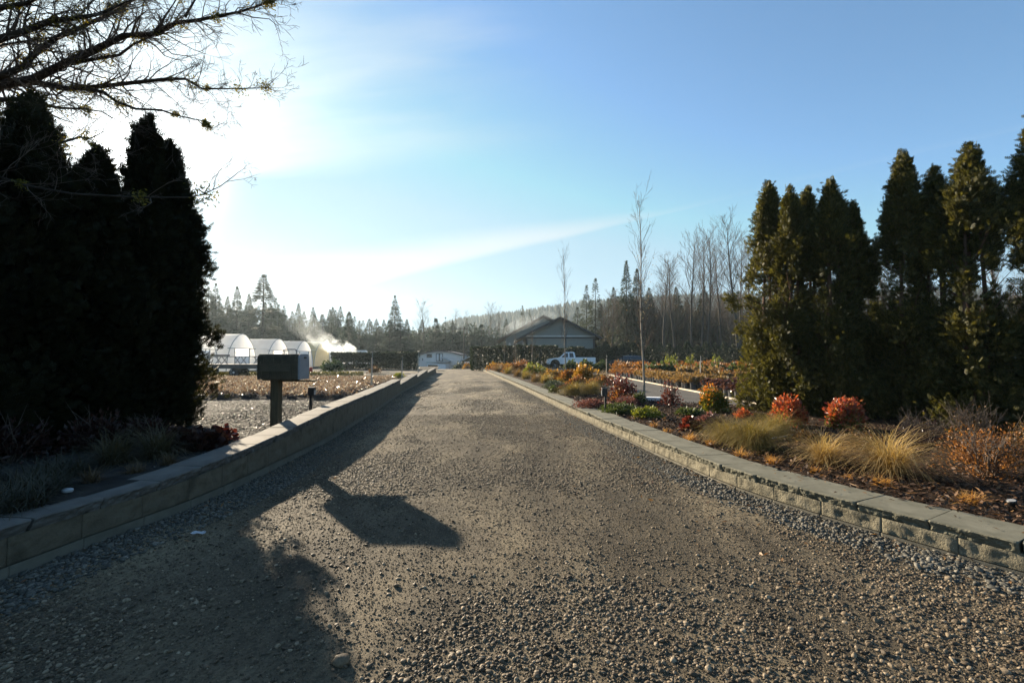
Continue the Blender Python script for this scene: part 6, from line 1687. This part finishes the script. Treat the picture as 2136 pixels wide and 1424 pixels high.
put(firs[3], 1355, 88, 600, 20, 'dark bushy fir right of the tallest sapling', None, 0.8)
put(firs[0], 1412, 92, 598, 20, 'dark fir among the leafless trees in the right wood', None, 0.8)
for i, px in enumerate((1090, 1105, 1128, 1150, 1178, 1200)):
    put((larch + spruces)[int(g.integers(5))], px, 150, 648 + g.uniform(-4, 12) - 0.12 * (px - 1090), 15, 'hazy conifer showing above the house roof', 'conifers above the house roof', 0.7)
for i, px in enumerate(np.concatenate([np.arange(1255, 2160, 26.0), np.arange(1290, 2160, 36.0)])):
    y = 96 + g.uniform(-8, 14)
    put((larch + firs)[int(g.integers(6))], px, y, 612 + g.uniform(-10, 34), 18.5, 'dull conifer in the dim wood behind the pointed conifer row', 'conifers in the right wood', 0.85)
at_ = [bare_tree(21, 720 + k, 'twig_brown', 4, 0.34, 0.42) for k in range(3)]
AL = [(1390, 70, 545, 'leafless tree with a fine top right of the tallest sapling'), (1404, 72, 540, 'second slim leafless tree right of the tallest sapling'), (1448, 68, 495, 'leaning leafless alder, leftmost of the tall group'), (1466, 70, 500, 'leafless alder beside the leaning one'),
      (1478, 69, 482, 'slim upright leafless alder in the middle of the tall group'), (1498, 74, 520, 'shorter leafless alder between the slim one and the broad one'), (1532, 64, 455, 'tallest broad leafless tree with spreading crown left of the right evergreens'), (1550, 72, 500, 'leafless alder close behind the broad spreading one'),
      (1568, 68, 510, 'leafless alder just left of the first right evergreen'), (1620, 70, 560, 'leafless tree glimpsed behind the first right evergreens'), (1822, 60, 505, 'leafless stem showing in the sky gap of the right evergreens'), (1840, 62, 520, 'second leafless stem showing in the sky gap of the right evergreens'), (2080, 55, 420, 'leafless tree glimpsed behind the tallest right evergreen')]
for i, (px, y, t, lab) in enumerate(AL): put(at_[i % 3], px, y, t, 21, lab, None, 0.95 if i != 6 else 1.15)
for i, px in enumerate(np.arange(1265, 1600, 11.0)):
    put(at_[i % 3], px + g.normal(0, 3), 84 + g.uniform(-6, 10), 615 + g.uniform(-12, 30), 21, 'thin leafless tree in the brown thicket behind the pointed conifer row', 'thin leafless trees in the right thicket', 0.7)
for i, px in enumerate(np.arange(1610, 2150, 24.0)):
    put(at_[i % 3], px + g.normal(0, 3), 80 + g.uniform(-6, 10), 600 + g.uniform(-30, 30), 21, 'thin leafless tree in the brown thicket behind the right evergreens', 'thin leafless trees behind the right evergreens', 0.7)
# brushwood that fills the foot of the woods
n = 26000
a = g.uniform(0, 1, n); px_ = 1255 + a * 1000; y = 78 + g.uniform(0, 26, n)
x = (px_ - CX) / F * y; z = 9.5 * g.uniform(0, 1, n) ** 1.3 * (0.7 + 0.6 * fbm(x * 0.15, y * 0.1, 3, 3))
V1 = scatter(*NEEDLE, np.stack([x, y, z], -1), rand_unit(n, g) * 0.7 + np.array((0, 0, .8)), g.uniform(0.5, 1.3, n), g, 0.7)
stuff('undergrowth', mesh_np('undergrowth', *V1, 'thicket_twigs'), 'dim brown brushwood filling the foot of the wood on the right', 'undergrowth')
n = 14000
px_ = 300 + g.uniform(0, 1, n) * 760; y = 118 + g.uniform(0, 30, n); x = (px_ - CX) / F * y; z = 9.0 * g.uniform(0, 1, n) ** 1.2 * (0.6 + 0.7 * fbm(x * 0.12, y * 0.1, 3, 6)) - 1.0
V1 = scatter(*NEEDLE, np.stack([x, y, z], -1), rand_unit(n, g) * 0.7 + np.array((0, 0, .7)), g.uniform(0.8, 1.8, n), g, 0.8)
stuff('undergrowth', mesh_np('undergrowth_left', *V1, 'fir_needles'), 'pale hazy brushwood at the foot of the wood behind the polytunnels', 'undergrowth')
# overhead line with one pole
pc = D(967, 760, 88)
pole = thing('utility_pole', 'thin utility pole rising behind the barn roof', 'pole', (pc.x, 88.5, -1.6))
part('shaft', MB().tube([(0, 0, -0.3), (0, 0, 8.8)], [0.13, 0.09], 8).mesh('shaft', 'bark_grey', smooth=True), pole)
part('crossarm', MB().box((0, -0.12, 8.3), (1.4, 0.10, 0.12)).mesh('crossarm', 'bark_grey'), pole)
c0 = Vector((pc.x - 0.5, 88.35, -1.6 + 8.45)); c1 = D(640, 712, 92)
pts = [c0.lerp(c1, t) - Vector((0, 0, 0.5 * 4 * t * (1 - t))) for t in np.linspace(0, 1, 14)]
tag(link('overhead_cable', MB().tube(pts, 0.035, 5).mesh('overhead_cable', 'wire_black'), None), 'dark overhead cable crossing in front of the left wood', 'cable')

# ------------------------------------------------------------------ steam and haze
def vol_blobs(name, blobs, m, label):
    mb = []
    bm_parts = []
    for (c, r) in blobs:
        bm_parts.append((ICO2[0] * np.array(r) + np.array(c), ICO2[1]))
    # one closed envelope: voxel-free hull of all blobs
    pts = np.concatenate([p for p, _ in bm_parts])
    bm = bmesh.new()
    for p in pts: bm.verts.new(p)
    res = bmesh.ops.convex_hull(bm, input=bm.verts)
    bmesh.ops.delete(bm, geom=[v for v in bm.verts if not v.link_faces], context='VERTS')
    me = bpy.data.meshes.new(name); bm.to_mesh(me); bm.free(); me.materials.append(MATS[m])
    return stuff(name, me, label, 'steam')
def steam_mat(name, dens, scale, lo, hi, axis, falloff, aniso=0.5):
    """density thins along an axis in object space, breaking up in billows"""
    m = volmat(name, dens, (0.86, 0.94, 1.0), scale, lo, hi, aniso)
    return m
steam_mat('steam_dense', 0.9, 0.85, 0.46, 0.66, None, None)
steam_mat('steam_mid', 0.22, 0.8, 0.46, 0.70, None, None)
steam_mat('steam_roof', 0.05, 0.45, 0.46, 0.80, None, None)
steam_mat('steam_thin', 0.045, 0.32, 0.40, 0.80, None, None)
def sp(px, py, y): return tuple(D(px, py, y))
vol_blobs('steam', [(sp(728, 731, 58), (1.1, 1.2, 0.7)), (sp(712, 724, 58), (1.3, 1.3, 1.0)), (sp(694, 722, 58), (1.2, 1.3, 1.1))], 'steam_dense', 'dense white steam billowing over the end of the long hedge')
vol_blobs('steam', [(sp(690, 718, 57), (1.3, 1.3, 1.2)), (sp(668, 706, 57), (1.3, 1.3, 1.2)), (sp(655, 700, 57), (1.0, 1.2, 1.0))], 'steam_mid', 'thinner white steam drifting left over the polytunnel roofs')
vol_blobs('steam', [(sp(655, 695, 57), (1.5, 1.5, 1.5)), (sp(625, 672, 57), (1.8, 1.5, 1.8))], 'steam_thin', 'faint wisp of steam rising in front of the hazy wood')
vol_blobs('steam', [((ax - 1.0, HY + 3, az + 0.7), (0.7, 3, 0.5)), ((ax - 3.5, HY + 8, az + 1.1), (1.0, 3, 0.9)), ((hc - 5.5, HY + 6, ez + 1.9), (1.0, 4, 0.8)), ((hc - 8.0, HY + 10, ez + 0.6), (1.0, 4, 0.5)), ((hc - 5.5, HY + 14, az + 0.4), (1.2, 3, 0.6))], 'steam_roof', 'thin steam lifting off the sunny slope of the house roof')
HAZE = 0.00028
m, ns, ls, out = new_mat('haze_air')
v = N(ns, 'ShaderNodeVolumePrincipled'); v.inputs['Color'].default_value = (0.72, 0.88, 1.0, 1); v.inputs['Density'].default_value = HAZE; v.inputs['Anisotropy'].default_value = 0.42
ls.new(v.outputs[0], out.inputs['Volume']); MATS['haze_air'] = m
m = MB().box((0, 440, 54.5), (1800, 1000, 115)).mesh('haze', 'haze_air')
stuff('haze', m, 'thin bluish air over the whole valley', 'haze')
